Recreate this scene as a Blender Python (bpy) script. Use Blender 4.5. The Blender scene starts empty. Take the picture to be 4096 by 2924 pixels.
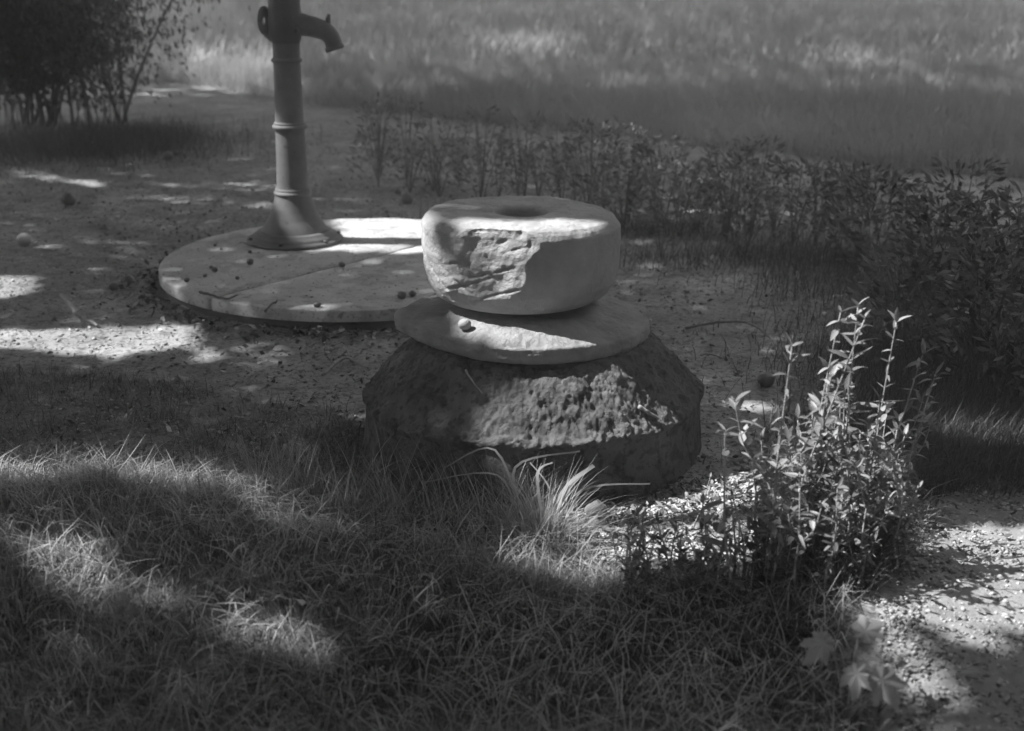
import bpy, math, random
import numpy as np
from mathutils import Vector, Matrix, Euler
random.seed(7); RNG = np.random.default_rng(7)
SC = bpy.context.scene
COL = SC.collection

# ------------------------------------------------------------------ camera, light, exposure
CAM_H, PITCH, FPX = 1.75, math.radians(17.5), 50.0/36.0*4096
cam = bpy.data.cameras.new('camera'); camo = bpy.data.objects.new('camera', cam); COL.objects.link(camo)
cam.lens = 50; cam.sensor_width = 36; cam.clip_end = 2000; cam.clip_start = 0.05
camo.location = (0, 0, CAM_H); camo.rotation_euler = (math.radians(90)-PITCH, 0, 0)
cam.dof.use_dof = True; cam.dof.focus_distance = 4.75; cam.dof.aperture_fstop = 2.7
SC.camera = camo

SUN_EL, SUN_BEHIND = math.radians(50), math.radians(1.5)      # sun to the left, a little beyond the stones
SH = Vector((-math.cos(SUN_BEHIND), math.sin(SUN_BEHIND)))  # horizontal direction towards the sun
TOSUN = Vector((SH.x*math.cos(SUN_EL), SH.y*math.cos(SUN_EL), math.sin(SUN_EL)))
world = bpy.data.worlds.new('World'); SC.world = world; world.use_nodes = True
wn = world.node_tree.nodes; wl = world.node_tree.links; wn.clear()
sky = wn.new('ShaderNodeTexSky'); sky.sky_type = 'NISHITA'; sky.sun_disc = False
sky.sun_elevation = SUN_EL; sky.sun_rotation = math.atan2(TOSUN.x, TOSUN.y)
bw = wn.new('ShaderNodeRGBToBW'); bg = wn.new('ShaderNodeBackground'); wo = wn.new('ShaderNodeOutputWorld')
bg.inputs['Strength'].default_value = 0.15
wl.new(sky.outputs[0], bw.inputs[0]); wl.new(bw.outputs[0], bg.inputs['Color']); wl.new(bg.outputs[0], wo.inputs[0])
sl = bpy.data.lights.new('sun', 'SUN'); sl.energy = 3.6; sl.angle = math.radians(0.53); sl.color = (1, 1, 1)
so = bpy.data.objects.new('sun', sl); COL.objects.link(so)
so.rotation_euler = TOSUN.to_track_quat('Z', 'Y').to_euler(); so.location = (-8, 4, 12)
SC.view_settings.view_transform = 'Standard'; SC.view_settings.look = 'None'
SC.view_settings.gamma = 1; SC.view_settings.exposure = 2.05
SC.cycles.max_bounces = 6; SC.cycles.transparent_max_bounces = 4

# ------------------------------------------------------------------ helpers
def tag(o, label=None, cat=None, group=None, kind=None):
    if label: o['label'] = label
    if cat: o['category'] = cat
    if group: o['group'] = group
    if kind: o['kind'] = kind
    return o

def P(px, py, z=0.0):
    """point of the place at height z that the photograph shows at px, py"""
    a = (py-1462)/FPX; b = (px-2048)/FPX
    dy = math.cos(PITCH) - a*math.sin(PITCH); dz = -math.sin(PITCH) - a*math.cos(PITCH)
    t = (z-CAM_H)/dz
    return (b*t, dy*t, z)

def smooth(t): return t*t*(3-2*t)
def _h(ix, iy, iz, seed):
    n = (ix.astype(np.int64)*374761393 + iy.astype(np.int64)*668265263 + iz.astype(np.int64)*2147483647 + seed*1274126177) & 0xffffffff
    n = ((n ^ (n >> 13))*1274126177) & 0xffffffff
    n = (n ^ (n >> 16)) & 0xffffffff
    return n/4294967295.0
def vnoise(x, y, z, seed=0):
    xi, yi, zi = np.floor(x), np.floor(y), np.floor(z)
    fx, fy, fz = smooth(x-xi), smooth(y-yi), smooth(z-zi)
    r = 0
    for a in (0, 1):
        for b in (0, 1):
            for c in (0, 1):
                w = (fx if a else 1-fx)*(fy if b else 1-fy)*(fz if c else 1-fz)
                r = r + w*_h(xi+a, yi+b, zi+c, seed)
    return r*2-1
def fbm(x, y, z, sc, octv=4, seed=0, gain=.5):
    r = 0; a = 1; t = 0
    for k in range(octv):
        r = r + a*vnoise(x*sc, y*sc, z*sc, seed+k*17); t += a; a *= gain; sc *= 2.03
    return r/t
def gauss(x, y, cx, cy, rx, ry): return np.exp(-((x-cx)/rx)**2-((y-cy)/ry)**2)

def in_poly(x, y, poly):
    x = np.asarray(x); y = np.asarray(y); ins = np.zeros(x.shape, bool)
    n = len(poly)
    for i in range(n):
        x1, y1 = poly[i][0], poly[i][1]; x2, y2 = poly[(i+1) % n][0], poly[(i+1) % n][1]
        c = ((y1 > y) != (y2 > y))
        with np.errstate(divide='ignore', invalid='ignore'):
            xx = (x2-x1)*(y-y1)/((y2-y1) if y2 != y1 else 1e-9)+x1
        ins ^= c & (x < xx)
    return ins

def gz(x, y):
    """height of the ground"""
    x = np.asarray(x, float); y = np.asarray(y, float); z0 = np.zeros_like(x)
    h = 0.02*fbm(x, y, z0, .5, 3, 3) + 0.010*fbm(x, y, z0, 2.5, 3, 9)
    mound = .15*gauss(x, y, -1.35, 3.65, .9, .5) + .07*gauss(x, y, -.55, 3.35, .5, .35) - .05*gauss(x, y, -1.4, 2.95, .9, .25)
    mound = mound + .05*gauss(x, y, .95, 3.35, .35, .5) - .045*gauss(x, y, .12, 4.25, .75, .45)
    flat = 1-.8*gauss(x, y, -.79, 7.1, 1.3, 1.3) - .6*gauss(x, y, .06, 4.74, .8, .6)
    far = np.clip((y-12)/40, 0, 1)
    return h*np.clip(flat, 0.1, 1) + mound + far*.3

def mk(name, V, F, mat, parent=None, col=None, smooth_=False, loc=None, link=True):
    me = bpy.data.meshes.new(name)
    V = np.asarray(V, np.float32); F = np.asarray(F, np.int32); k = F.shape[1]
    me.vertices.add(len(V)); me.vertices.foreach_set('co', V.ravel())
    me.loops.add(F.size); me.loops.foreach_set('vertex_index', F.ravel())
    me.polygons.add(len(F)); me.polygons.foreach_set('loop_start', np.arange(0, F.size, k, dtype=np.int32))
    me.update(calc_edges=True)
    if smooth_: me.polygons.foreach_set('use_smooth', np.ones(len(F), bool))
    if col is not None:
        at = me.attributes.new('tone', 'FLOAT', 'POINT'); at.data.foreach_set('value', np.asarray(col, np.float32))
    if mat: me.materials.append(mat)
    o = bpy.data.objects.new(name, me)
    if link: COL.objects.link(o)
    if parent: o.parent = parent
    if loc: o.location = loc
    return o

def empty(name, loc, rz=0):
    o = bpy.data.objects.new(name, None); o.empty_display_size = .05
    o.location = loc; o.rotation_euler = (0, 0, rz); COL.objects.link(o); return o

def grid_faces(nu, nv, wrap=False):
    """nu rows, nv columns"""
    i = np.arange(nu-1)[:, None]; j = np.arange(nv if wrap else nv-1)[None, :]
    a = i*nv+j; b = i*nv+(j+1) % nv; c = (i+1)*nv+(j+1) % nv; d = (i+1)*nv+j
    return np.stack([a, b, c, d], -1).reshape(-1, 4)

def lathe(profile, seg, disp=None, closed_top=True):
    """profile: list of (r, z) from bottom to top; r=0 ends close it"""
    pr = np.array(profile); n = len(pr)
    th = np.linspace(0, 2*np.pi, seg, endpoint=False)
    R = pr[:, 0][:, None]*np.ones(seg); Z = pr[:, 1][:, None]*np.ones(seg); T = th[None, :]*np.ones((n, 1))
    X = R*np.cos(T); Y = R*np.sin(T)
    V = np.stack([X, Y, Z], -1).reshape(-1, 3)
    if disp is not None: V = disp(V, T.ravel(), R.ravel())
    return V, grid_faces(n, seg, True)

def resample(pts, step):
    out = []
    for (a, b) in zip(pts[:-1], pts[1:]):
        L = math.dist(a, b); n = max(1, int(L/step))
        for k in range(n): out.append(tuple(a[i]+(b[i]-a[i])*k/n for i in range(len(a))))
    out.append(tuple(pts[-1])); return out

def catmull(pts, n=6):
    pts = [Vector(p) for p in pts]; out = []
    for i in range(len(pts)-1):
        p0 = pts[max(i-1, 0)]; p1 = pts[i]; p2 = pts[i+1]; p3 = pts[min(i+2, len(pts)-1)]
        for k in range(n):
            t = k/n
            out.append(.5*((2*p1)+(p2-p0)*t+(2*p0-5*p1+4*p2-p3)*t*t+(3*p1-p0-3*p2+p3)*t**3))
    out.append(pts[-1]); return out

def tube(pts, rads, seg=8):
    """swept tube through pts; returns V, F quads (ends closed by a tiny ring)"""
    pts = [Vector(p) for p in pts]; V = []; n = len(pts); up = Vector((.13, .21, .97))
    P_ = [pts[0]] + pts + [pts[-1]]; R_ = [1e-4] + list(rads) + [1e-4]
    m = len(P_)
    for i, (p, r) in enumerate(zip(P_, R_)):
        j = min(max(i-1, 0), n-1)
        d = pts[min(j+1, n-1)]-pts[max(j-1, 0)]
        if d.length < 1e-9: d = Vector((0, 0, 1))
        d.normalize(); ref = up if abs(d.dot(up)) < .95 else Vector((1, 0, 0))
        a = d.cross(ref).normalized(); b = d.cross(a)
        for k in range(seg):
            t = 2*math.pi*k/seg; V.append(p+a*(r*math.cos(t))+b*(r*math.sin(t)))
    return np.array([tuple(v) for v in V]), grid_faces(m, seg, True)

class MB:
    def __init__(s): s.V = []; s.F = []; s.C = []; s.n = 0
    def add(s, V, F, c=.5):
        V = np.asarray(V, float); s.V.append(V); s.F.append(np.asarray(F)+s.n); s.n += len(V)
        s.C.append(np.full(len(V), c) if np.isscalar(c) else c)
    def build(s, name, mat, parent=None, **k):
        return mk(name, np.concatenate(s.V), np.concatenate(s.F), mat, parent, np.concatenate(s.C), **k)

# ------------------------------------------------------------------ materials (the photograph is monochrome: all greys)
def mat(name, lo, hi, scale=8, rough=.85, bump=.3, bscale=60, spec=.3, trans=0, coords='Object', det=8, spots=None, stretch=None, attr=None):
    m = bpy.data.materials.new(name); m.use_nodes = True; N = m.node_tree.nodes; L = m.node_tree.links; N.clear()
    out = N.new('ShaderNodeOutputMaterial'); b = N.new('ShaderNodeBsdfPrincipled')
    b.inputs['Roughness'].default_value = rough; b.inputs['Specular IOR Level'].default_value = spec
    tc = N.new('ShaderNodeTexCoord'); mp = N.new('ShaderNodeMapping')
    if stretch: mp.inputs['Scale'].default_value = stretch
    L.new(tc.outputs[coords], mp.inputs[0])
    n = N.new('ShaderNodeTexNoise'); n.inputs['Scale'].default_value = scale; n.inputs['Detail'].default_value = det
    n.inputs['Roughness'].default_value = .62; L.new(mp.outputs[0], n.inputs['Vector'])
    r = N.new('ShaderNodeMapRange'); r.inputs[1].default_value = .3; r.inputs[2].default_value = .7
    r.inputs[3].default_value = lo; r.inputs[4].default_value = hi
    L.new(n.outputs['Fac'], r.inputs[0]); val = r.outputs[0]
    if attr is not None:   # per piece tone (dry to fresh, pale to dark stone)
        at = N.new('ShaderNodeAttribute'); at.attribute_name = 'tone'
        mr = N.new('ShaderNodeMapRange'); mr.inputs[3].default_value = attr[0]; mr.inputs[4].default_value = attr[1]
        L.new(at.outputs['Fac'], mr.inputs[0])
        mu = N.new('ShaderNodeMath'); mu.operation = 'MULTIPLY'; L.new(val, mu.inputs[0]); L.new(mr.outputs[0], mu.inputs[1]); val = mu.outputs[0]
    if spots:              # blotches of another tone: (scale, threshold, factor)
        for (ss, th, fac) in spots:
            v = N.new('ShaderNodeTexNoise'); v.inputs['Scale'].default_value = ss; v.inputs['Detail'].default_value = 5
            L.new(mp.outputs[0], v.inputs['Vector'])
            q = N.new('ShaderNodeMapRange'); q.inputs[1].default_value = th; q.inputs[2].default_value = th+.06
            q.inputs[3].default_value = 1; q.inputs[4].default_value = fac; L.new(v.outputs['Fac'], q.inputs[0])
            mu = N.new('ShaderNodeMath'); mu.operation = 'MULTIPLY'; L.new(val, mu.inputs[0]); L.new(q.outputs[0], mu.inputs[1]); val = mu.outputs[0]
    cc = N.new('ShaderNodeCombineColor')
    for i in range(3): L.new(val, cc.inputs[i])
    L.new(cc.outputs[0], b.inputs['Base Color'])
    if bump:
        bn = N.new('ShaderNodeTexNoise'); bn.inputs['Scale'].default_value = bscale; bn.inputs['Detail'].default_value = 6
        bn.inputs['Roughness'].default_value = .7
        L.new(mp.outputs[0], bn.inputs['Vector'])
        bp = N.new('ShaderNodeBump'); bp.inputs['Strength'].default_value = bump; bp.inputs['Distance'].default_value = .01
        L.new(bn.outputs['Fac'], bp.inputs['Height']); L.new(bp.outputs[0], b.inputs['Normal'])
    if trans:
        t = N.new('ShaderNodeBsdfTranslucent'); L.new(cc.outputs[0], t.inputs['Color'])
        mx = N.new('ShaderNodeMixShader'); mx.inputs[0].default_value = trans
        L.new(b.outputs[0], mx.inputs[1]); L.new(t.outputs[0], mx.inputs[2]); L.new(mx.outputs[0], out.inputs[0])
    else: L.new(b.outputs[0], out.inputs[0])
    return m

M = {}
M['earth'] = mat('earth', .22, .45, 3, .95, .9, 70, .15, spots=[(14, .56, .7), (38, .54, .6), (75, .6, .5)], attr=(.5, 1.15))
M['path'] = mat('path', .2, .34, 6, .95, .8, 90, .15, spots=[(30, .62, .5)])
M['pebble'] = mat('pebble', .8, 1.1, 12, .9, .3, 80, .2, attr=(.1, .62))
M['litter'] = mat('litter', .8, 1.1, 12, .9, .2, 80, .2, attr=(.03, .55))
M['grass'] = mat('grass', .8, 1.2, 2, .55, 0, 1, .35, .35, attr=(.05, .46))
M['meadow'] = mat('meadow', .9, 1.1, .6, .8, 0, 1, .1, .35, attr=(.24, .46))
M['stone'] = mat('pale_sandstone', .29, .46, 7, .9, .7, 90, .15, spots=[(4, .62, .85)])
M['stone2'] = mat('millstone', .21, .37, 9, .92, .9, 70, .15, spots=[(5, .6, .8)])
M['crust'] = mat('weathered_base_stone', .10, .22, 10, .95, 1.0, 110, .1, spots=[(5, .55, .75), (16, .54, .65), (42, .55, .6)])
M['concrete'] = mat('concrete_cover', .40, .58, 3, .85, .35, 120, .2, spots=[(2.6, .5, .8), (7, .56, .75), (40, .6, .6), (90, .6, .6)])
M['concrete_side_shaded'] = mat('concrete_kerb_shaded', .12, .22, 5, .9, .6, 60, .2)  # darker concrete under the rim: the shade there is put into the colour
M['iron'] = mat('painted_iron', .10, .16, 9, .55, .3, 120, .28, spots=[(30, .66, .6)])
M['iron_dark'] = mat('dark_iron', .05, .09, 12, .5, .3, 100, .45)
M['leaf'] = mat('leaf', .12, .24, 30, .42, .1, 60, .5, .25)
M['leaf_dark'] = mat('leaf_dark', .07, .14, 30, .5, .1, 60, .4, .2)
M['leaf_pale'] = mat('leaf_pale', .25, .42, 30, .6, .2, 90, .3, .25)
M['crown'] = mat('crown_leaves', .08, .16, 4, .6, 0, 1, .3, .2)
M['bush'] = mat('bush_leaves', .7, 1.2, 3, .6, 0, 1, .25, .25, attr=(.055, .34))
M['bark'] = mat('bark', .10, .2, 14, .9, .8, 40, .1, stretch=(1, 1, .25))
M['twig'] = mat('twig', .2, .4, 30, .85, .4, 90, .2)
M['fruit'] = mat('fruit_skin', .06, .14, 20, .45, .2, 60, .5)
M['fruit_pale'] = mat('fruit_pale_skin', .25, .4, 20, .45, .2, 60, .5)

# ------------------------------------------------------------------ ground
def axis(lo, hi, step, out_lo, out_hi, g=1.13):
    c = list(np.arange(lo, hi+1e-6, step)); s = step
    while c[-1] < out_hi: s *= g; c.append(c[-1]+s)
    s = step
    while c[0] > out_lo: s *= g; c.insert(0, c[0]-s)
    return np.array(c)
GRASS_POLY = [P(*p) for p in [(-900, 1480), (300, 1490), (700, 1540), (1000, 1600), (1400, 1640), (1480, 1820), (1850, 1960), (2280, 2030), (2330, 2200), (2420, 2310), (2900, 2330), (3250, 2250), (3350, 1900), (3450, 1650), (3640, 1600), (3760, 2060), (3640, 2280), (3450, 2450), (3500, 2800), (3700, 3300), (-1500, 3300)]]
TALL_POLY = [P(*p) for p in [(-900, 1880), (850, 1900), (1300, 2130), (1700, 2110), (2050, 2120), (2330, 2200), (2430, 2350), (3000, 2390), (3330, 2330), (3420, 1900), (3600, 1800), (3720, 2100), (3560, 2330), (3350, 2500), (3400, 2800), (3600, 3300), (-1500, 3300)]]
MEADOW_POLY = [P(-2500, 250), P(600, 330), P(1000, 390), P(1400, 440), P(2000, 500), P(2600, 560), P(3100, 620), P(3600, 690), P(4300, 740), P(6000, 780), (60, 30, 0), (60, 75, 0), (-60, 75, 0), (-60, 20, 0)]
xs = axis(-2.2, 2.6, .022, -300, 300); ys = axis(2.6, 8.2, .022, -60, 900)
X, Y = np.meshgrid(xs, ys)
Z = gz(X, Y)
fine = np.clip((12-Y)/3, 0, 1)*np.clip((6-np.abs(X))/2, 0, 1)
Z0 = np.zeros_like(X)
Z += fine*(.006*fbm(X, Y, Z0, 14, 3, 21)+.010*np.clip(fbm(X, Y, Z0, 9, 3, 5)-.15, 0, 1))
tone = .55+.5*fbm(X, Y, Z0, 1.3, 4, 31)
tone[in_poly(X, Y, GRASS_POLY)] -= .35; tone[(Y < 2.7)|(np.abs(X) > .36*Y+2.2)] = -.3  # ground out of frame made dark to cut the light it bounces back
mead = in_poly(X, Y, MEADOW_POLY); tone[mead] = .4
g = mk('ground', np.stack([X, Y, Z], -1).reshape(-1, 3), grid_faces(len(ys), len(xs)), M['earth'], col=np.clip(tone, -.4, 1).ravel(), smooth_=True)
tag(g, kind='structure')
# gravel path on the right, a sheet just above the ground
PATH_X0 = lambda y: np.interp(y, [2, 3.0, 3.5, 4.2, 5.2, 8], [.80, .93, 1.02, 1.27, 1.8, 3.2])
yy = np.arange(1.8, 4.35, .014); uu = np.arange(0, 1.6, .014)
Yp, Up = np.meshgrid(yy, uu, indexing='ij'); edge = PATH_X0(Yp)+.05*fbm(Yp, Up*0, Up*0, 4, 3, 8)
Xp = edge+Up
Zp = gz(Xp, Yp)+.012*np.minimum(1, Up/.12)-.006+.007*fbm(Xp, Yp*2.2, Xp*0, 16, 4, 77)+.006*np.clip(fbm(Xp, Yp*3, Xp*0, 10, 3, 55)-.1, 0, 1)
pth = mk('gravel_path', np.stack([Xp, Yp, Zp], -1).reshape(-1, 3), grid_faces(*Xp.shape)[:, ::-1], M['path'], smooth_=True)
tag(pth, kind='structure')

# ------------------------------------------------------------------ the three stones
SX, SY = .055, 4.74
def stone_noise(V, s, amp, seed, o=5):
    return amp*fbm(V[:, 0]+5, V[:, 1]+5, V[:, 2]+5, s, o, seed, .55)

# base drum with a pitted, sloping top
prof = [(0.0, -.10), (.40, -.10), (.600, -.10), (.592, 0), (.584, .08), (.580, .150), (.577, .176), (.564, .193), (.545, .220), (.505, .268), (.448, .328), (.385, .373), (.26, .388), (0.001, .392)]
prof = [tuple(p)[:2] for p in catmull([(r_, z_, 0) for r_, z_ in prof], 5)]; prof = resample(prof, .0055)
def dbase(V, T, R):
    r = np.maximum(R, 1e-5)
    octo = 1+.006*np.cos(8*T+.5)*(V[:, 2] < .3)+.012*np.cos(3*T+1)
    top = np.clip((V[:, 2]-.150)/.03, 0, 1)
    d = stone_noise(V, 3, .018, 1, 3)+top*(stone_noise(V, 9, .012, 2, 4)-.022*np.clip(fbm(V[:, 0]+5, V[:, 1]*1.8+5, V[:, 2]+5, 19, 6, 3, .7)-.02, 0, .5)+stone_noise(V, 34, .009, 7, 4)+stone_noise(V, 75, .008, 5, 3))+(1-top)*stone_noise(V, 20, .004, 6, 4)
    # crust lip: ragged edge hanging over the smooth drum side
    lip = top*np.clip(1-(V[:, 2]-.165)/.05, 0, 1)*.018*(1+stone_noise(V, 25, 1.2, 8, 3))
    rr = R*octo
    out = V.copy(); k = (rr+d*.6+lip)/r
    inner = R > .02
    out[inner, 0] = V[inner, 0]*k[inner]; out[inner, 1] = V[inner, 1]*k[inner]
    out[:, 2] += top*d*.9
    return out
V, F = lathe(prof, 760, dbase)
o = mk('base_stone', V, F, M['crust'], col=None, smooth_=True, loc=(SX+.01, SY, 0))
tag(o, 'broad dark round base stone with pitted sloping top, lowest of the three stacked stones', 'stone')

# thin worn disc
prof = [(0.0, .388), (.36, .378), (.398, .380), (.414, .388), (.420, .402), (.422, .434), (.417, .440), (.40, .444), (.34, .460), (.25, .484), (.12, .498), (.001, .498)]
prof = resample(prof, .006)
def ddisc(V, T, R):
    r = np.maximum(R, 1e-5); out = V.copy()
    e = np.clip((R-.28)/.1, 0, 1)
    out_r = R*(.975+e*(.0+.02*np.cos(2*T+.4)+.018*np.cos(5*T+2)+.045*fbm(np.cos(T), np.sin(T), T*0, 2.4, 4, 12)+.016*fbm(np.cos(T), np.sin(T), V[:, 2]*10, 9, 5, 13, .65)))
    # broken corner on the left
    out_r += .03*np.exp(-((T-3.2)/.2)**2)*e
    k = out_r/r; m = R > .01
    out[m, 0] *= k[m]; out[m, 1] *= k[m]
    up = (V[:, 2] > .44)
    ang = np.exp(-((T-4.75)/.7)**2)
    out[:, 2] += up*(stone_noise(V, 12, .008, 15, 4)+stone_noise(V, 45, .004, 16, 3)-ang*e*.045*np.clip(stone_noise(V, 9, 1, 18, 4)+.15, 0, 1))+stone_noise(V, 5, .006, 14, 3)
    out[:, 2] += -.03*out[:, 0]            # lies a little tilted, left side up
    out[:, 2] = np.maximum(out[:, 2], .362)
    return out
V, F = lathe(prof, 640, ddisc)
o = mk('millstone_disc', V, F, M['stone2'], smooth_=True, loc=(SX-.005, SY, 0))
tag(o, 'thin worn grey disc with broken rim between base stone and top stone', 'millstone')

# thick upper stone with an eye in the middle
zt = .798
prof = [(0.0, .50), (.22, .505), (.262, .512), (.293, .535), (.315, .575), (.327, .63), (.331, .69), (.331, .765), (.324, .785), (.314, zt-.002), (.30, zt+.001), (.2, zt+.006), (.11, zt+.006), (.094, zt+.004), (.088, zt-.002), (.085, zt-.012), (.082, zt-.07), (.08, zt-.13), (.001, zt-.135)]
prof = resample(prof, .0045)
def dup_(V, T, R):
    out = V.copy(); r = np.maximum(R, 1e-5)
    side = np.clip((V[:, 2]-.505)/.03, 0, 1)*np.clip((R-.2)/.08, 0, 1)
    left = np.exp(-((np.mod(T, 2*np.pi)-3.95)/.75)**4)*side           # hewn face, front left
    low = np.clip((.72-V[:, 2])/.08, 0, 1)
    c = np.cos(T); s = np.sin(T)
    # flat hewn scars: ridged noise, slanted
    q = np.abs(fbm(c*.33*1.0+V[:, 2]*.8, s*.33, V[:, 2]*2.4, 9, 4, 40, .55))
    d = left*(-.004*low+.008*(q-.17)+.005*fbm(c*.33, s*.33, V[:, 2], 22, 5, 44)+.003*fbm(c*.33, s*.33, V[:, 2]*3, 12, 4, 48))+side*(1-left)*.0022*fbm(c*.33, s*.33, V[:, 2], 40, 4, 51)
    gq = (np.mod(T, 2*np.pi)*.33*.75+V[:, 2]*1.0)*95+2.2*fbm(c, s, V[:, 2], 5, 3, 45)     # slanted chisel strokes
    d -= left*low*.006*np.clip(np.sin(gq)-.45, 0, 1)*np.clip(fbm(c, s, V[:, 2]*3, 3, 2, 46)*3+.6, 0, 1)
    d += side*(.006*fbm(c, s, V[:, 2]*2, 2, 4, 47)-.006*np.clip((V[:, 2]-.77)/.02, 0, 1)*(1+fbm(c, s, c*0, 7, 3, 49)))
    # chips under the rim
    for (ta, za, wt, wz, dep) in [(4.50, .757, .05, .007, .008), (4.80, .756, .018, .014, .009), (4.66, .738, .14, .004, .006), (4.1, .61, .25, .004, .006), (4.5, .665, .12, .003, .006), (4.35, .575, .25, .004, .006), (4.0, .68, .12, .003, .006), (4.6, .60, .1, .004, .007), (4.25, .645, .1, .003, .005)]:
        d -= dep*np.exp(-((np.mod(T, 2*np.pi)-ta)/wt)**2-((V[:, 2]-za-.1*(np.mod(T, 2*np.pi)-ta))/wz)**2)*side
    # the front left is dressed nearly flat and ends in a soft vertical edge
    hz0 = V[:, 2]; tm = np.mod(T, 2*np.pi); pn = 4.40+.04*np.sin(hz0*9)
    tw_ = .09*fbm(c, s, hz0*3, 7, 4, 95); den0 = np.cos(tm-pn+tw_)
    pl = np.where(den0 > .3, (.3060+.010*np.clip((.70-hz0)/.1, -.6, .3)+.005*fbm(c, s, hz0*3, 6, 4, 93))/np.maximum(den0, .3), 9)
    pc = np.minimum(R*1.0, np.where(hz0 > .57, pl, 9)); pc = np.where((R > .25)&(np.abs(tm-pn) < .7), pc, R)
    d += (pc-R)
    # flakes struck off the front left: cut back to flat planes
    hz = V[:, 2]-.655; ro = R.copy(); fr = random.Random(4)
    wob1 = fbm(c, s, V[:, 2]*2, 6, 3, 91); wob2 = fbm(c, s, V[:, 2]*2, 5, 4, 92)
    for q_ in range(0):
        ta = fr.uniform(3.6, 4.66); zc = fr.uniform(-.12, .09); tilt = fr.uniform(-.4, .4); dep = fr.uniform(.001, .0045)
        ta2 = ta+fr.uniform(-.25, .25)
        nz = math.sin(tilt); nh = math.cos(tilt)
        cc_ = nh*(.325-dep)*math.cos(ta-ta2)+nz*zc
        den = nh*np.cos(np.mod(T, 2*np.pi)-ta2)
        lim = np.where(den > .3, (cc_-nz*hz)/np.maximum(den, .3), 9)
        near_ = (np.abs(hz-zc)+.03*wob1 < .075)&(np.abs(np.mod(T, 2*np.pi)-ta)+.22*wob2+.5*np.abs(hz-zc) < .36)
        ro = np.where(near_&(side > .5), np.maximum(np.minimum(ro, lim), R-.035), ro)
    d += (ro-R)
    rr = R*(1+side*(.012*np.cos(2*T)+.01*np.cos(5*T+.6)+.012*np.cos(3*T+2)))+d
    # facet: the right front is a plainer, slightly flattened face
    k = rr/r; m = R > .1
    out[m, 0] *= k[m]; out[m, 1] *= k[m]
    topm = (V[:, 2] > zt-.01)&(R > .095)
    out[:, 2] += topm*(stone_noise(V, 7, .010, 52, 5)+stone_noise(V, 30, .004, 53, 3)-.012*np.clip((V[:, 1]+.0)/-.3, 0, 1)*np.clip(1-np.abs(V[:, 0])/.3, 0, 1)*0)
    out[:, 2] += -.02*V[:, 0]*np.clip((V[:, 2]-.6)/.2, 0, 1)
    return out
V, F = lathe(prof, 640, dup_)
o = mk('upper_millstone', V, F, M['stone'], smooth_=True, loc=(.03, SY, 0))
tag(o, 'thick pale round stone with a hole in its top, topmost of the stack', 'millstone')

# ------------------------------------------------------------------ round well cover of two halves
WX, WY, WT = -.765, 7.08, .092
cover = tag(empty('well_cover', (WX, WY, 0)), 'pale round concrete well cover in two halves under the iron pump', 'well cover')
a1 = P(960, 1163, WT); a2 = P(1640, 990, WT)
jd = Vector((a2[0]-a1[0], a2[1]-a1[1])).normalized(); jn = Vector((-jd.y, jd.x))
joff = (Vector((a1[0]-WX, a1[1]-WY))).dot(jn); RC = 1.01
def half(sign, gap=.009):
    d = joff+sign*gap; hl = math.sqrt(RC*RC-d*d)
    ta = math.atan2(jn.y*d-jd.y*hl, jn.x*d-jd.x*hl); tb = math.atan2(jn.y*d+jd.y*hl, jn.x*d+jd.x*hl)
    if sign > 0:
        while ta < tb: ta += 2*math.pi
        t0, t1 = tb, ta
    else:
        while tb < ta: tb += 2*math.pi
        t0, t1 = ta, tb
    arc = [Vector((RC*math.cos(t), RC*math.sin(t))) for t in np.linspace(t0, t1, 90)]
    A, B = arc[-1], arc[0]
    n = 30; jag = [A+(B-A)*k/n+jn*(.004*math.sin(k*2.3)+.003*math.sin(k*5.1)) for k in range(1, n)]
    ring = arc+jag; c = sum(ring, Vector((0, 0)))/len(ring)
    nb = len(ring); Vv = []; levels = [(1.0, WT-.055), (1, WT-.008), (.9975, WT-.002), (.993, WT), (.75, WT+.001), (.4, WT+.001), (.0005, WT+.001)]
    for s_, z in levels:
        for p in ring:
            q = c+(p-c)*s_; w = .0 if s_ < .01 else .0015*math.sin(q.x*23)*math.cos(q.y*19); Vv.append((q.x, q.y, z+w*(z >= WT)))
    return mk('cover_half', Vv, grid_faces(len(levels), nb, True), M['concrete'], cover)
half(1); half(-1)
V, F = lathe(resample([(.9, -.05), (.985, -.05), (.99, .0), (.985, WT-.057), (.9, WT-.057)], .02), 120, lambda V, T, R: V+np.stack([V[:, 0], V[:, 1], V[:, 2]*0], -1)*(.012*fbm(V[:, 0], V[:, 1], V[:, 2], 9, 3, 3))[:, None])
mk('kerb_ring', V, F, M['concrete_side_shaded'], cover)

# ------------------------------------------------------------------ hand pump
PX_, PY_ = -1.165, 7.49
pump = tag(empty('hand_pump', (PX_, PY_, WT)), 'grey iron hand pump with ringed column and curved spout on the well cover', 'water pump')
def lz(z): return z-WT
def lath(name, pr, m, seg=72, parent=pump, step=.01, loc=None):
    V, F = lathe(resample([(r, lz(z)) for r, z in pr], step), seg); return mk(name, V, F, m, parent, smooth_=True, loc=loc)
lath('foot_flange', [(0.001, WT+.002), (.250, WT+.002), (.256, WT+.006), (.256, WT+.016), (.250, WT+.022), (.232, WT+.024), (.228, WT+.032), (.222, WT+.042), (.205, WT+.045), (.200, WT+.056), (.19, WT+.062), (.17, WT+.064), (.1, WT+.065)], M['iron'])
def bolt(th, r, z, sz=.012):
    V, F = lathe([(0.0001, 0), (sz, 0), (sz, .009), (sz*.75, .012), (.0001, .013)], 6)
    mk('bolt', V, F, M['iron_dark'], pump, loc=(r*math.cos(th), r*math.sin(th), lz(z)))
for k in range(6): bolt(k*math.pi/3+.35, .238, WT+.023)
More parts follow.
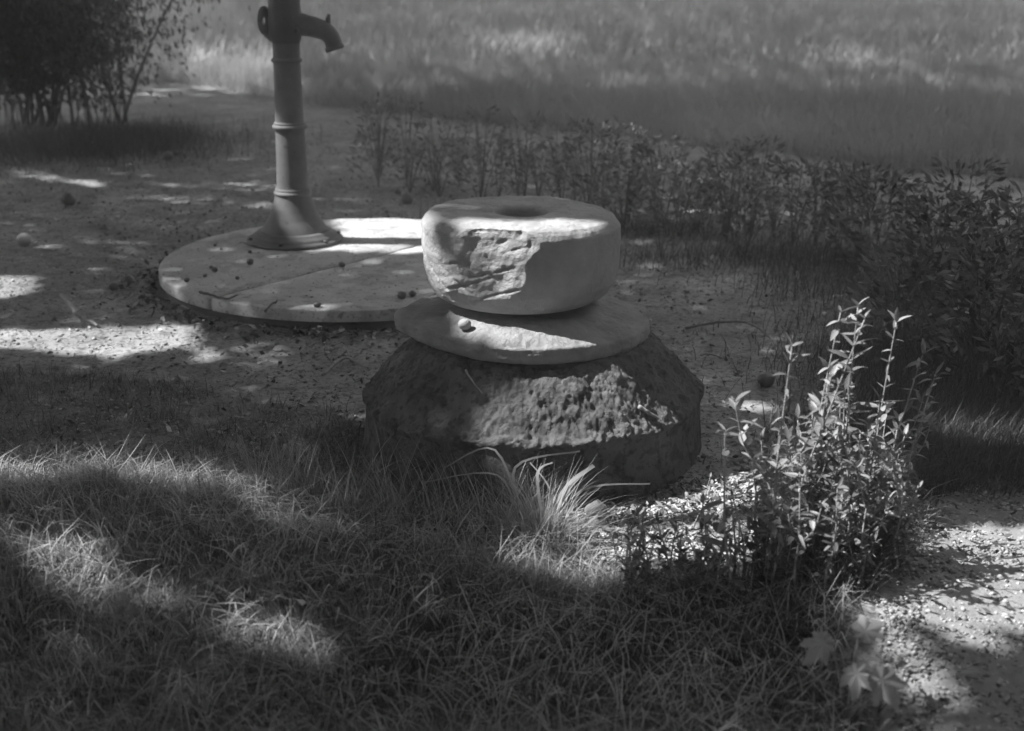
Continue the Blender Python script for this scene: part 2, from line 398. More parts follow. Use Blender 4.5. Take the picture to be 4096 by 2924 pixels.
lath('lower_column', [(.176, WT+.064), (.160, WT+.09), (.138, WT+.125), (.120, WT+.165), (.106, WT+.205), (.097, WT+.24), (.093, .352), (.089, .352), (.083, .40), (.080, .5), (.0775, .60), (.0765, .70)], M['iron'])
lath('upper_column', [(.076, .70), (.0745, .75), (.073, .85), (.071, .95), (.070, 1.04), (.0695, 1.10), (.071, 1.14)], M['iron'])
def ringp(z, r0, R1, h):
    lath('collar_ring', [(r0, z-h), (R1-.004, z-h), (R1, z-h*.6), (R1, z+h*.3), (R1-.004, z+h*.6), (r0+.006, z+h), (r0, z+h*1.5)], M['iron'], step=.004)
ringp(.355, .088, .101, .011); ringp(.372, .085, .094, .006); ringp(.705, .074, .092, .012); ringp(.722, .073, .083, .006); ringp(1.046, .068, .081, .010)
lath('pump_head', [(.07, 1.13), (.078, 1.15), (.086, 1.18), (.088, 1.22), (.086, 1.27), (.082, 1.33), (.082, 1.44), (.095, 1.46), (.095, 1.48), (.06, 1.5), (.03, 1.53), (.001, 1.54)], M['iron_dark'])
# left lug with slotted opening
ring = []; 
lug = []
for k in range(40):
    t = 2*math.pi*k/40; lug.append((.032*math.cos(t), .068*math.sin(t)))
def slot_plate(name, cx, cz, th, parent):
    V = []; 
    for (s, yy_) in [(.28, -th), (1, -th), (1, th), (.28, th), (.28, -th)]:
        for (a, b) in lug: V.append((cx+a*s*(1 if s == 1 else .95), yy_, cz+b*s*1.05))
    return mk(name, V, grid_faces(5, 40, True)[:, ::-1], M['iron'], parent)
lugo = slot_plate('bracket', -.105, lz(1.245), .028, pump)
# cross bar of the bracket, into the head
V, F = tube([(-.1, 0, lz(1.185)), (-.06, 0, lz(1.16))], [.022, .03], 12); mk('bracket_web', V, F, M['iron'], lugo, smooth_=True)
# spout
sp = catmull([(.045, -.004, lz(1.232)), (.10, -.012, lz(1.222)), (.165, -.016, lz(1.208)), (.212, -.02, lz(1.188)), (.240, -.022, lz(1.155)), (.252, -.024, lz(1.112))], 5)
n = len(sp); rads = [float(np.interp(i/(n-1), [0, .25, .6, .85, 1], [.062, .054, .047, .043, .045])) for i in range(n)]
V, F = tube(sp, rads, 28); spo = mk('spout', V, F, M['iron'], pump, smooth_=True)
V, F = tube([sp[-1]+Vector((-.002, 0, .006)), sp[-1]+Vector((.004, 0, -.014))], [.050, .050], 28); mk('spout_lip', V, F, M['iron'], spo, smooth_=False)
V, F = tube(catmull([(.222, -.02, lz(1.215)), (.224, -.02, lz(1.24)), (.226, -.02, lz(1.262)), (.231, -.02, lz(1.276))], 4), [.014]*8+[.011]*4+[.008], 10); mk('bucket_hook', V, F, M['iron'], spo, smooth_=True)
V, F = tube([(.07, -.082, lz(1.20)), (.07, -.092, lz(1.20))], [.014, .012], 8); mk('bolt', V, F, M['iron_dark'], pump)
# lever handle, above the picture's edge and down the far left side
V, F = tube(catmull([(.05, .0, lz(1.56)), (-.02, 0, lz(1.60)), (-.12, .02, lz(1.62)), (-.30, .05, lz(1.60)), (-.5, .08, lz(1.50))], 5), [.016]*21, 10)
mk('handle', V, F, M['iron_dark'], pump, smooth_=True)

# ------------------------------------------------------------------ loose things
def lump(name, loc, r, m, seed, label, cat, group=None, squash=.85, amp=.12, stalk=False):
    V, F = lathe([(max(1e-4, math.sin(a)), -math.cos(a)*squash) for a in np.linspace(0, math.pi, 12)], 16)
    d = 1+amp*fbm(V[:, 0]+seed, V[:, 1], V[:, 2], 1.7, 3, seed)
    V = V*d[:, None]*r; V[:, 2] -= V[:, 2].min()
    o = mk(name, V, F, m, smooth_=True, loc=loc); o.rotation_euler = (0, 0, seed)
    return tag(o, label, cat, group)
def ground_at(px, py, dz=0):
    x, y, _ = P(px, py, 0); z = float(gz(x, y)); x, y, _ = P(px, py, z); return (x, y, float(gz(x, y))+dz)
for i, (px, py, r, pale, lab) in enumerate([
    (275, 820, .047, 0, 'round dark fallen apple lying alone on the earth near the left edge'),
    (100, 985, .043, 1, 'pale fallen apple with one shaded side at the far left edge'),
    (672, 640, .040, 0, 'dark fallen apple on the earth right of the big bush'),
    (706, 622, .026, 0, 'smaller dark fruit touching the apple right of the big bush'),
    (1628, 815, .040, 0, 'dark fallen apple just left behind the upper stone'),
    (1592, 775, .022, 0, 'small dark fruit behind the apple left of the upper stone'),
    (510, 1140, .030, 0, 'dark fruit left of the well cover on the earth'),
    (455, 1160, .024, 0, 'small dark fruit at the left of the pair beside the well cover'),
    (3064, 1545, .034, 0, 'dark round apple on the earth left of the leafy hedge stems'),
    (3085, 1820, .022, 0, 'small dark fruit behind the nearest leafy stems')]):
    lump('fallen_apple', ground_at(px, py, -.004), r, M['fruit_pale' if pale else 'fruit'], i+1, lab, 'fruit', 'fallen fruit on the ground', .88, .16)
for i, (px, py, r, lab) in enumerate([
    (1001, 1058, .019, 'dark round nut on the cover in front of the pump foot'),
    (748, 1128, .014, 'dark nut near the left rim of the well cover'),
    (860, 1088, .016, 'dark nut in the middle left of the well cover'),
    (845, 1074, .010, 'tiny nut touching the larger one at the middle left of the cover'),
    (1368, 1068, .017, 'flattish dark nut beside the joint of the cover, right of the pump'),
    (950, 1118, .011, 'tiny dark crumb between joint and left rim of the cover'),
    (1608, 1195, .022, 'dark nut in the litter at the cover rim beside the disc'),
    (1650, 1185, .018, 'rightmost dark nut on the cover, next to the stone stack'),
    (1270, 1228, .016, 'dark lump on the front rim of the cover'),
    (1000, 1013, .010, 'tiny crumb just in front of the pump foot'),
    (860, 985, .009, 'tiny crumb on the far left of the cover behind the nuts'),
    (885, 1000, .008, 'second tiny crumb left of the pump foot'),
    (820, 1108, .010, 'small crumb left of the joint in the cover')]):
    x, y, z = P(px, py, WT+.001)
    lump('fallen_nut', (x, y, z-.001), r, M['fruit'], i+20, lab, 'nut', 'nuts and crumbs on the well cover', .8, .25)

rt = random.Random(3)
def twig(name, pts, r, label, m='twig', cat='twig', side=()):
    e = None
    pts = [Vector(p) for p in pts]; c = catmull(pts, 5); n = len(c); c = [c[0]]+[q+Vector((rt.gauss(0, r*.35), rt.gauss(0, r*.35), rt.gauss(0, r*.2))) for q in c[1:-1]]+[c[-1]]
    V, F = tube(c, [r*(1-.5*i/n)*(1+.12*math.sin(i*2.1)) for i in range(n)], 8)
    if not side:
        o = mk(name, V, F, M[m], smooth_=True); return tag(o, label, cat)
    e = tag(empty(name, tuple(pts[0])), label, cat)
    mk('main_stem', V-np.array(pts[0]), F, M[m], e, smooth_=True)
    for s in side:
        c = catmull(s, 4); V, F = tube(c, [r*.6*(1-.5*i/len(c)) for i in range(len(c))], 6)
        mk('side_stem', V-np.array(pts[0]), F, M[m], e, smooth_=True)
    return e
def G(px, py, dz=.01): return Vector(ground_at(px, py, dz))
twig('fallen_stick', [G(250, 1240, .07), G(300, 1275, .045), G(345, 1295, .03), G(390, 1315, .012)], .014, 'thick broken stick with a pale end lying left of the sunlit earth patch')
twig('forked_twig', [G(1290, 1520, .02), G(1380, 1480, .05), G(1430, 1490, .04), G(1480, 1500, .02)], .006, 'pale forked twig on the earth left of the base stone', side=[[G(1400, 1482, .05), G(1390, 1450, .06), G(1370, 1420, .05)]])
twig('arched_twig', [G(2740, 1330, .02), G(2900, 1330, .05), G(3000, 1350, .06), G(3080, 1390, .04), G(3110, 1440, .01)], .006, 'long dark arched twig on the earth right of the stones', 'bark')
twig('short_stick', [G(2800, 1432, .014), G(2840, 1430, .016), G(2880, 1440, .014)], .007, 'short pale stick lying on the earth right of the base stone')
twig('dark_twig', [Vector(P(1060, 1245, WT+.012)), Vector(P(1090, 1215, WT+.01)), Vector(P(1110, 1200, WT+.014))], .006, 'short dark twig lying over the front rim of the cover', 'bark')
twig('rim_twig', [Vector(P(800, 1168, WT+.006)), Vector(P(840, 1178, WT+.006)), Vector(P(905, 1195, WT+.01)), Vector(P(950, 1180, WT+.012))], .007, 'dark crooked twig on the left front rim of the cover', 'bark')
def on_base(px, py):      # a point on the sloping top of the base stone
    z = .3
    for _ in range(60):
        x, y, _z = P(px, py, z); r = math.hypot(x-SX-.01, y-SY); z = .6*z+.4*float(np.interp(r, [.26, .385, .448, .505, .545, .564, .577], [.390, .373, .328, .268, .220, .193, .176]))
    return Vector((x, y, z))
twig('straw', [on_base(1862, 1515)+Vector((0, 0, .03)), on_base(1895, 1555)+Vector((0, 0, .02)), on_base(1930, 1598)+Vector((0, 0, .02))], .0035, 'pale straw lying on the shaded left slope of the base stone', cat='straw')
twig('stone_top_stick', [on_base(2555, 1640)+Vector((0, 0, .012)), on_base(2600, 1668)+Vector((0, 0, .014)), on_base(2632, 1690)+Vector((0, 0, .014))], .007, 'short stick at the right end of the sunlit crust on the base stone')
lump('pebble_on_disc', (.03-.185, SY-.265, .462), .022, M['stone'], 61, 'small pale pebble wedged on the disc under the left of the top stone', 'pebble')
lump('field_stone', tuple(G(2385, 2060, -.01)), .036, M['stone2'], 64, 'fist sized stone lying in front of the base stone beside the grass tuft', 'stone', amp=.35)
lump('field_stone', tuple(G(2375, 2105, -.01)), .024, M['stone'], 65, 'small pale stone in front of the fist sized one by the grass tuft', 'stone', amp=.35)

# ------------------------------------------------------------------ leaves
def leaf_mesh(name, m, L=1.0, W=.3, curl=.25, fold=.25, n=7, serr=0):
    V = []; C = []
    for i in range(n):
        t = i/(n-1); w = W*.5*(math.sin(math.pi*min(1, t**.8))**.85 if 0 < t < 1 else .015)
        y = t*L; z = -curl*t*t*L
        V += [(-w, y, z+fold*w), (0, y, z), (w, y, z+fold*w)]
    F = grid_faces(n, 3)
    o = mk(name, V, F, m, link=False, smooth_=True); me = o.data; bpy.data.objects.remove(o); return me
LEAFS = [leaf_mesh('leaf', M['leaf'], 1, w, c, f) for w, c, f in [(.30, .2, .3), (.26, .45, .5), (.34, .05, .2), (.28, -.15, .4)]]
LEAFD = [leaf_mesh('leaf', M['leaf_dark'], 1, w, c, f) for w, c, f in [(.30, .2, .3), (.26, .45, .5), (.34, .05, .2)]]
LEAFP = [leaf_mesh('leaf', M['leaf_pale'], 1, w, c, f) for w, c, f in [(.30, .3, .3), (.26, .6, .5)]]
def put_leaf(parent, base, az, el, L, meshes, roll=None, rng=random):
    o = bpy.data.objects.new('leaf', rng.choice(meshes)); COL.objects.link(o); o.parent = parent
    o.location = base; o.rotation_euler = (el, (rng.uniform(-.5, .5) if roll is None else roll), az-math.pi/2)
    o.scale = (L, L, L); return o

def hedge_plant(base, tip, label, lean=0, nl=16, Lf=.055, meshes=None, bare=.25, branches=2, group='young hedge plants along the path', r=.0045, name='hedge_plant'):
    base = Vector(base); tip = Vector(tip); e = tag(empty(name, tuple(base)), label, 'plant', group)
    H = tip-base; mid = base+H*.5+Vector((random.uniform(-.02, .02), random.uniform(-.02, .02), 0))
    q = base+H*.25+Vector((random.uniform(-.015, .015), 0, 0))
    c = catmull([base-base, q-base, mid-base, tip-base], 6); n = len(c)
    V, F = tube(c, [r*(1-.65*i/n) for i in range(n)], 7); mk('stem', V, F, M['twig'], e, smooth_=True)
    paths = [(c, bare)]
    for b in range(branches):
        k = int(n*random.uniform(.35, .7)); a = random.uniform(0, 6.28); L = H.length*random.uniform(.18, .35)
        p0 = c[k]; p1 = p0+Vector((math.cos(a)*L*.35, math.sin(a)*L*.35, L*.45)); p2 = p0+Vector((math.cos(a)*L*.5, math.sin(a)*L*.5, L))
        cc = catmull([p0, p1, p2], 5); V, F = tube(cc, [r*.5*(1-.5*i/len(cc)) for i in range(len(cc))], 5); mk('side_stem', V, F, M['twig'], e, smooth_=True)
        paths.append((cc, .15))
    for cc, b0 in paths:
        n2 = len(cc); cnt = nl if cc is c else max(4, nl//3); a = random.uniform(0, 6.28)
        for k in range(cnt):
            t = b0+(1-b0)*(k/(cnt-1)); i = min(n2-2, int(t*(n2-1))); f = t*(n2-1)-i
            p = cc[i].lerp(cc[min(i+1, n2-1)], min(1, f)); a += 2.4+random.uniform(-.3, .3)
            for s in ((0, math.pi) if k < cnt-1 else (0, 2.1, 4.2)):
                put_leaf(e, p, a+s, random.uniform(-.45, 1.0) if k < cnt-1 else random.uniform(.5, 1.2), Lf*random.uniform(.4, 1.25)*(1 if t > .3 else .8), meshes or LEAFS)
    return e
def at_dist(px, py, y):
    """point at distance y in front of the camera seen at px, py"""
    a = (py-1462)/FPX; b = (px-2048)/FPX
    dy = math.cos(PITCH)-a*math.sin(PITCH); dz = -math.sin(PITCH)-a*math.cos(PITCH); t = y/dy
    return (b*t, y, CAM_H+dz*t)
near = [((2940, 2400), (2900, 1730), 10, .075, 'single upright stem with two large leaves at its tip, just right of the base stone', .0, 0),
        ((3060, 2370), (3168, 1385), 22, .055, 'tall stem topped by dark leaves against pale earth, left side of hedge', .25, 3),
        ((3075, 2340), (3459, 1275), 26, .055, 'thick stem leaning right through the sunlit leaves', .2, 3),
        ((3180, 2330), (3362, 1250), 24, .055, 'tall thin stem ending in a pale curled leaf', .25, 2),
        ((3380, 2260), (3432, 1225), 22, .06, 'tallest hedge stem with a long pointed top leaf', .3, 2),
        ((3480, 2210), (3585, 1290), 20, .05, 'slim hedge stem with a bare straight tip right of the tallest one', .3, 2),
        ((3010, 2340), (3075, 1900), 12, .05, 'short leafy stem at the left foot of the hedge over bright gravel', .2, 1),
        ((2690, 2390), (2700, 2130), 9, .045, 'low dark leafy sprig in front of the bright gravel', .1, 1),
        ((2500, 2330), (2560, 2150), 8, .04, 'lowest sprig right of the grass tuft', .1, 1),
        ((2840, 2350), (2820, 2100), 8, .045, 'small sprig standing in the middle of the bright gravel', .1, 1),
        ((3250, 2300), (3250, 1650), 20, .05, 'dense leafy stem in the sunlit middle of the hedge', .15, 3),
        ((3330, 2290), (3380, 1560), 22, .05, 'bushy stem right of the sunlit middle of the hedge', .15, 3),
        ((3420, 2240), (3520, 1600), 20, .05, 'leafy stem at the dark right side of the sunlit hedge', .15, 3),
        ((3180, 2400), (3200, 1880), 16, .05, 'short leafy stem in front of the leaning one', .1, 2),
        ((3300, 2400), (3350, 1950), 16, .05, 'short leafy stem low in the right of the sunlit hedge', .1, 2),
        ((3420, 2380), (3470, 2000), 14, .045, 'low dark stem at the bank edge beside the path', .1, 2),
        ((3520, 2100), (3690, 1420), 18, .05, 'leafy stem catching light at the upper right of the hedge', .3, 2),
        ((3600, 2000), (3740, 1500), 16, .05, 'shaded stem right of the upper hedge leaves', .3, 2)]
rh = random.Random(31)
for k in range(18):
    px = rh.uniform(3020, 3620); py = rh.uniform(2060, 2330); hh = rh.uniform(330, 680)
    near.append(((px, py), (px+rh.uniform(-60, 120), py-hh), rh.choice((14, 18, 22)), rh.uniform(.032, .05), 'small leafy shoot in the tangled middle of the sunlit hedge', .08, 3))
for k in range(20):
    px = rh.uniform(2380, 3150); py = rh.uniform(2280, 2430); hh = rh.uniform(130, 430)
    near.append(((px, py), (px+rh.uniform(-90, 90), py-hh), rh.choice((7, 10)), rh.uniform(.03, .045), 'low dark leafy sprig standing before the bright gravel', .1, 2))
for (b, t, nl, Lf, lab, bare, br) in near:
    bw_ = ground_at(*b); y = bw_[1]; tp = at_dist(t[0], t[1], y+random.uniform(-.03, .08))
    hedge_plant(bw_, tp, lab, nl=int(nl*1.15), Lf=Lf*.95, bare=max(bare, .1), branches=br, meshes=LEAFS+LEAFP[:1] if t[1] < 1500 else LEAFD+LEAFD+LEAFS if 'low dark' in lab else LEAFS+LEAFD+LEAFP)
# weed with a seed head
tp = at_dist(2840, 1912, ground_at(2765, 2130)[1]); b0 = Vector(ground_at(2765, 2130))
hedge_plant(b0, tp, 'thin leaning weed with a narrow seed head right of the base stone', nl=4, Lf=.03, bare=.7, branches=0, group=None, name='weed', r=.0025)

# shaded, denser hedge further back: one foliage mesh per plant
def shrub_foliage(n, H, Rr, L, seed, zlo=.15, tone=(0, 1)):
    r = np.random.default_rng(seed)
    z = zlo*H+(1-zlo)*H*r.random(n)**.8; rad = Rr*(.35+.65*np.sqrt(r.random(n)))*(.6+.4*np.sin(np.pi*np.clip(z/H, .1, .95))); a = r.random(n)*6.283
    c = np.stack([rad*np.cos(a), rad*np.sin(a), z], -1)
    d = np.stack([np.cos(a)+r.normal(0, .5, n), np.sin(a)+r.normal(0, .5, n), .5+r.normal(0, .5, n)], -1); d /= np.linalg.norm(d, axis=1)[:, None]
    s = np.cross(d, r.normal(0, 1, (n, 3))); s /= np.linalg.norm(s, axis=1)[:, None]
    l = (L*r.uniform(.6, 1.3, n))[:, None]; w = l*.17
    V = np.stack([c, c+d*l*.5+s*w, c+d*l, c+d*l*.5-s*w], 1).reshape(-1, 3)
    F = np.arange(4*n).reshape(-1, 4); C = np.repeat(r.uniform(*tone, n), 4)
    return V, F, C
def small_shrub(base, H, n, label, group, seed, tone=(0, 1), L=.055, Rr=.13):
    e = tag(empty('hedge_seedling', tuple(base)), label, 'shrub', group)
    rr = random.Random(seed); ns = rr.choice((4, 5, 6)); H *= rr.uniform(.75, 1.15); base = (base[0]+rr.uniform(-.1, .1), base[1]+rr.uniform(-.15, .15), base[2])
    e.location = base
    for k in range(ns):
        a = rr.uniform(0, 6.28); q = rr.uniform(.3, 1)*Rr
        c = catmull([(0, 0, -.02), (math.cos(a)*q*.4, math.sin(a)*q*.4, H*.45), (math.cos(a)*q, math.sin(a)*q, H*rr.uniform(.85, 1.02))], 4)
        V, F = tube(c, [.0038*(1-.6*i/len(c)) for i in range(len(c))], 5); mk('stem', V, F, M['bark'], e, smooth_=True)
    V, F, C = shrub_foliage(int(n*1.1), H, Rr, L, seed, .12, tone)
    f = mk('foliage', V, F, M['bush'], e, C); f['kind'] = 'stuff'
    e.rotation_euler = (0, 0, rr.uniform(0, 6.28))
    return e
ORD = ['first', 'second', 'third', 'fourth', 'fifth', 'sixth', 'seventh', 'eighth', 'ninth', 'tenth', 'eleventh', 'twelfth']
row1 = [(1480, 700, .42), (1530, 715, .55), (1600, 725, .60), (1720, 735, .45), (1800, 755, .50), (1930, 770, .48), (2040, 790, .45), (2150, 800, .50), (2250, 815, .52)]
row2 = [(2350, 840, .52), (2430, 870, .48), (2500, 880, .55), (2590, 900, .50), (2660, 915, .52), (2760, 930, .48), (2860, 950, .55), (2950, 945, .60), (3040, 955, .55), (3130, 985, .56), (3210, 1000, .55), (3300, 1010, .56)]
row3 = [(3400, 1040, .55), (3480, 1080, .58), (3560, 1120, .55), (3640, 1170, .6), (3720, 1200, .62), (3820, 1230, .6), (3920, 1270, .6), (4010, 1330, .6), (4090, 1400, .6), (3900, 1420, .6), (3800, 1400, .6), (3980, 1530, .58), (3880, 1580, .5), (4080, 1600, .5), (3700, 1460, .5), (3600, 1340, .45)]
sd = 100
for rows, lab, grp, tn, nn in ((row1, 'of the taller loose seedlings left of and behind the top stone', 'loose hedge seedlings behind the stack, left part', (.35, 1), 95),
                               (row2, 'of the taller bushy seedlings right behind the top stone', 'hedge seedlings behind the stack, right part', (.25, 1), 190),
                               (row3, 'dense dark hedge plant in the shade at the right edge', 'dark hedge plants at the right edge', (.08, .7), 330)):  # low tones put the tree shade into this row's foliage colour
    for ix, (px, py, H) in enumerate(rows):
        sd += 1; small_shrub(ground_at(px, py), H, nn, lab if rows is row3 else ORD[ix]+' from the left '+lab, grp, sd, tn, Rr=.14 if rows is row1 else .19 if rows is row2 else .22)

rq = random.Random(77)
for k in range(26):
    t_ = k/25; px = 1440+t_*1900+rq.uniform(-40, 40); py = float(np.interp(px, [1440, 2050, 2500, 3300], [690, 780, 875, 1000]))+rq.uniform(-45, 55)
    sd += 1; small_shrub(ground_at(px, py), rq.uniform(.28, .48), rq.choice((70, 110, 150)), 'low thin seedling between the taller ones of the blurred row', 'low seedlings in the row behind the stones', sd, (.3, 1), L=.045, Rr=.2)

# broken maple twig with four big leaves at the lower right
def maple_mesh():
    lobes = [(0, 1.0), (.85, .78), (-.85, .78), (1.75, .5), (-1.75, .5)]
    pts = []; N = 72
    for k in range(N):
        t = -math.pi+2*math.pi*k/N; r = .40
        for (a, l) in lobes: r = max(r, l*max(0, 1-abs((t-a))/.62)**.55)
        r *= 1+.07*math.sin(t*19)+.04*math.sin(t*31)
        pts.append((r*math.sin(t), .25+r*math.cos(t)))
    V = []; lv = [1, .66, .33, .002]
    for s in lv:
        for (x, y) in pts:
            X_, Y_ = x*s, .25+(y-.25)*s; V.append((X_, Y_, -.25*X_*X_-.22*Y_*Y_+.09*math.sin(7*math.atan2(X_, Y_-.25))*s*s))
    o = mk('maple_leaf', V, grid_faces(4, N, True), M['leaf_pale'], link=False, smooth_=True); me = o.data; bpy.data.objects.remove(o); return me
MAP = maple_mesh()
bx = Vector(ground_at(3380, 2880)); e = tag(empty('maple_seedling', tuple(bx)), 'maple seedling with four large pale lobed leaves at the lower right', 'plant')
for (px, py, dz, rz, L, tilt) in [(3310, 2550, .20, 2.4, .065, .9), (3440, 2540, .21, -.9, .068, .5), (3430, 2670, .17, 2.9, .060, .5), (3510, 2690, .16, -2.6, .078, 1.05)]:
    tp = Vector(P(px, py, bx.z+dz))-bx
    c = catmull([(0, 0, -.01), tp*.5+Vector((0, 0, .03)), tp], 5); V, F = tube(c, [.0018]*len(c), 5); mk('stalk', V, F, M['twig'], e, smooth_=True)
    o = bpy.data.objects.new('maple_leaf', MAP); COL.objects.link(o); o.parent = e; o.location = tp; o.scale = (L, L, L); o.rotation_euler = (Matrix.Rotation(tilt, 3, 'X') @ Matrix.Rotation(rz, 3, 'Z')).to_euler()

# dry leaves on the earth
def dry_leaf(px, py, L, rz, label, dz=.012, rx=.4):
    o = bpy.data.objects.new('dry_leaf', random.choice(LEAFP).copy()); COL.objects.link(o); o.location = ground_at(px, py, dz); o.scale = (L*1.8, L, L); o.rotation_euler = (rx, .4, rz); tag(o, label, 'leaf')
dry_leaf(440, 925, .10, .8, 'curled pale dry leaf on the earth left of the pump'); dry_leaf(475, 905, .08, -1.2, 'upright dry leaf point beside the curled one left of the pump', .03, .9)
dry_leaf(1090, 1410, .08, -1.4, 'crumpled pale leaf on the earth in front of the well cover'); dry_leaf(735, 1540, .10, .3, 'pale dry leaf lying in the dark grass at the left')
dry_leaf(240, 1475, .07, 1.5, 'small flat pale leaf at the left below the sunlit patch', .006, .05); dry_leaf(1215, 2540, .05, .5, 'bright small leaf in the foreground grass left of centre', .13)
dry_leaf(1560, 2740, .05, 1.9, 'pale crinkled leaf low in the dark foreground grass', .13); dry_leaf(3050, 1290, .07, 1.4, 'narrow dry leaf on the earth behind the arched twig')

# ------------------------------------------------------------------ grass
def blades(name, x, y, L, w, lean, curl, az, tone, material, nseg=4, zoff=0, kind='stuff', label=None, cat=None, mn=.004):
    n = len(x); z = gz(x, y)-.004+zoff
    pos = np.stack([x, y, z], -1); Vs = []
    side = np.stack([-np.sin(az), np.cos(az), 0*az], -1)
    gx = z.copy()
    for k in range(nseg+1):
        t = k/nseg; ww = (w*(1-t**1.6)+.0002)[:, None]*.5
        tw = side*ww
        Vs.append(pos-tw); Vs.append(pos+tw)
        th = lean+curl*(t+.5/nseg)
        st = (L/nseg)[:, None]*np.stack([np.sin(th)*np.cos(az), np.sin(th)*np.sin(az), np.cos(th)], -1)
        pos = pos+st; pos[:, 2] = np.maximum(pos[:, 2], gx+mn)
    m = 2*(nseg+1)
    V = np.stack(Vs, 1).reshape(-1, 3)
    b = (np.arange(n)*m)[:, None]
    F = np.concatenate([np.stack([b+2*k, b+2*k+1, b+2*k+3, b+2*k+2], -1).reshape(n, 4) for k in range(nseg)])
    C = np.repeat(tone, m)
    o = mk(name, V, F, material, col=C, smooth_=True)
    tag(o, label, cat, kind=kind); return o
def scatter(poly, n, rng):
    p = np.array([(q[0], q[1]) for q in poly]); lo = p.min(0); hi = p.max(0); lo = np.maximum(lo, (-3.2, 2.2)); hi = np.minimum(hi, (4, 12))
    xx = []; yy2 = []; tot = 0
    while tot < n:
        a = rng.uniform(lo[0], hi[0], n*2); b = rng.uniform(lo[1], hi[1], n*2)
        k = in_poly(a, b, poly)&(np.abs(a) < .42*b+.5)&(np.hypot(a-SX, b-SY) > .6); xx.append(a[k]); yy2.append(b[k]); tot += k.sum()
    return np.concatenate(xx)[:n], np.concatenate(yy2)[:n]
def wave(x, y, s, seed): return fbm(x, y, x*0, s, 3, seed)
# short undergrowth
n = 70000; x, y = scatter(GRASS_POLY, n, RNG); dn = wave(x, y, 2.2, 61)
keep = RNG.random(n) < np.clip(.65+1.2*dn, .12, 1); x, y = x[keep], y[keep]; n = len(x)
az = RNG.uniform(0, 6.283, n)
blades('short_grass', x, y, RNG.uniform(.03, .10, n), RNG.uniform(.0018, .004, n), RNG.uniform(.1, 1.0, n), RNG.uniform(.2, 1.4, n), az, np.clip(RNG.normal(.32, .2, n), 0, 1), M['grass'], 3, label='short dark grass covering the foreground soil', cat='grass')
# long tangled grass
n = 190000; x, y = scatter(TALL_POLY, n, RNG); dn = wave(x, y, 2.6, 63)
keep = RNG.random(n) < np.clip(.7+1.5*dn, .1, 1); x, y, dn = x[keep], y[keep], dn[keep]; n = len(x)
az = 2.9+3*wave(x, y, 1.3, 71)+RNG.normal(0, 1.3, n)
dry = np.clip(.36+.7*wave(x, y, 1.6, 75)+RNG.normal(0, .2, n), 0, 1)
blades('long_grass', x, y, RNG.uniform(.025, .105, n)*(1+.9*dn), np.abs(RNG.normal(.0014, .0011, n))+.0008, RNG.uniform(.2, 1.45, n), RNG.uniform(.2, 2.3, n), az, dry, M['grass'], 4, label='long tangled half dry grass in the foreground', cat='grass')
# dry straw lying on top
n = 7000; x, y = scatter(TALL_POLY, n, RNG); az = RNG.uniform(0, 6.283, n)
blades('dry_straw', x, y, RNG.uniform(.05, .19, n), RNG.uniform(.0015, .0038, n), RNG.uniform(1.0, 1.6, n), RNG.uniform(-.2, .6, n), az, RNG.uniform(.6, 1, n), M['grass'], 5, zoff=.03, label='pale dry straws lying over the foreground grass', cat='straw', mn=.03)
# sparse tufts round stones, slab and court
cx = RNG.uniform(-4.5, 4.5, 900); cy = RNG.uniform(4.6, 11.5, 900)
ok = (np.hypot(cx-WX, cy-WY) > 1.02)&(np.hypot(cx-SX, cy-SY) > .62)&(wave(cx, cy, 1.1, 81) > .02); cx, cy = cx[ok], cy[ok]
rp = 22; x = np.repeat(cx, rp)+RNG.normal(0, .035, len(cx)*rp); y = np.repeat(cy, rp)+RNG.normal(0, .035, len(cx)*rp)
ok = (np.hypot(x-WX, y-WY) > 1.03); x, y = x[ok], y[ok]; n = len(x)
blades('court_grass', x, y, RNG.uniform(.015, .055, n), RNG.uniform(.002, .005, n), RNG.uniform(.2, 1.1, n), RNG.uniform(.1, 1, n), RNG.uniform(0, 6.283, n), RNG.uniform(.0, .5, n), M['grass'], 2, label='thin low grass scattered over the trodden earth', cat='grass')
# grass under and around the bush, hedge row foot and right bank
def patch(name, cxy, rx, ry, n, Lr, tone, label, sg=4):
    a = RNG.normal(0, .5, (n, 2)); x = cxy[0]+a[:, 0]*rx; y = cxy[1]+a[:, 1]*ry
    return x, y
xs_, ys_ = [], []
for (px, py, rx, ry, nn) in [(200, 600, 1.1, .7, 9000), (450, 560, .7, .6, 5000), (3520, 1950, .16, .4, 8000), (3400, 2250, .16, .2, 6000), (3750, 1500, .5, .6, 6000), (3950, 1700, .4, .4, 3000), (3300, 1040, 1.0, .25, 3000), (3880, 1850, .4, .35, 5000), (2500, 930, 1.3, .2, 1600), (3640, 1150, .6, .5, 4000)]:
    c = P(px, py); a = RNG.normal(0, .6, (nn, 2)); xs_.append(c[0]+a[:, 0]*rx); ys_.append(c[1]+a[:, 1]*ry)
x = np.concatenate(xs_); y = np.concatenate(ys_); ok = (x < PATH_X0(y)-.04)|(y > 4.15); x, y = x[ok], y[ok]; n = len(x)
blades('bank_grass', x, y, RNG.uniform(.06, .20, n), RNG.uniform(.002, .005, n), RNG.uniform(0, .6, n), RNG.uniform(.2, 1.6, n), RNG.normal(-1.2, 1.2, n), RNG.uniform(0, .28, n), M['grass'], 4, label='dark upright grass along the hedge foot and under the bush', cat='grass')  # low blade tones carry the shade of bank and bush in the colour

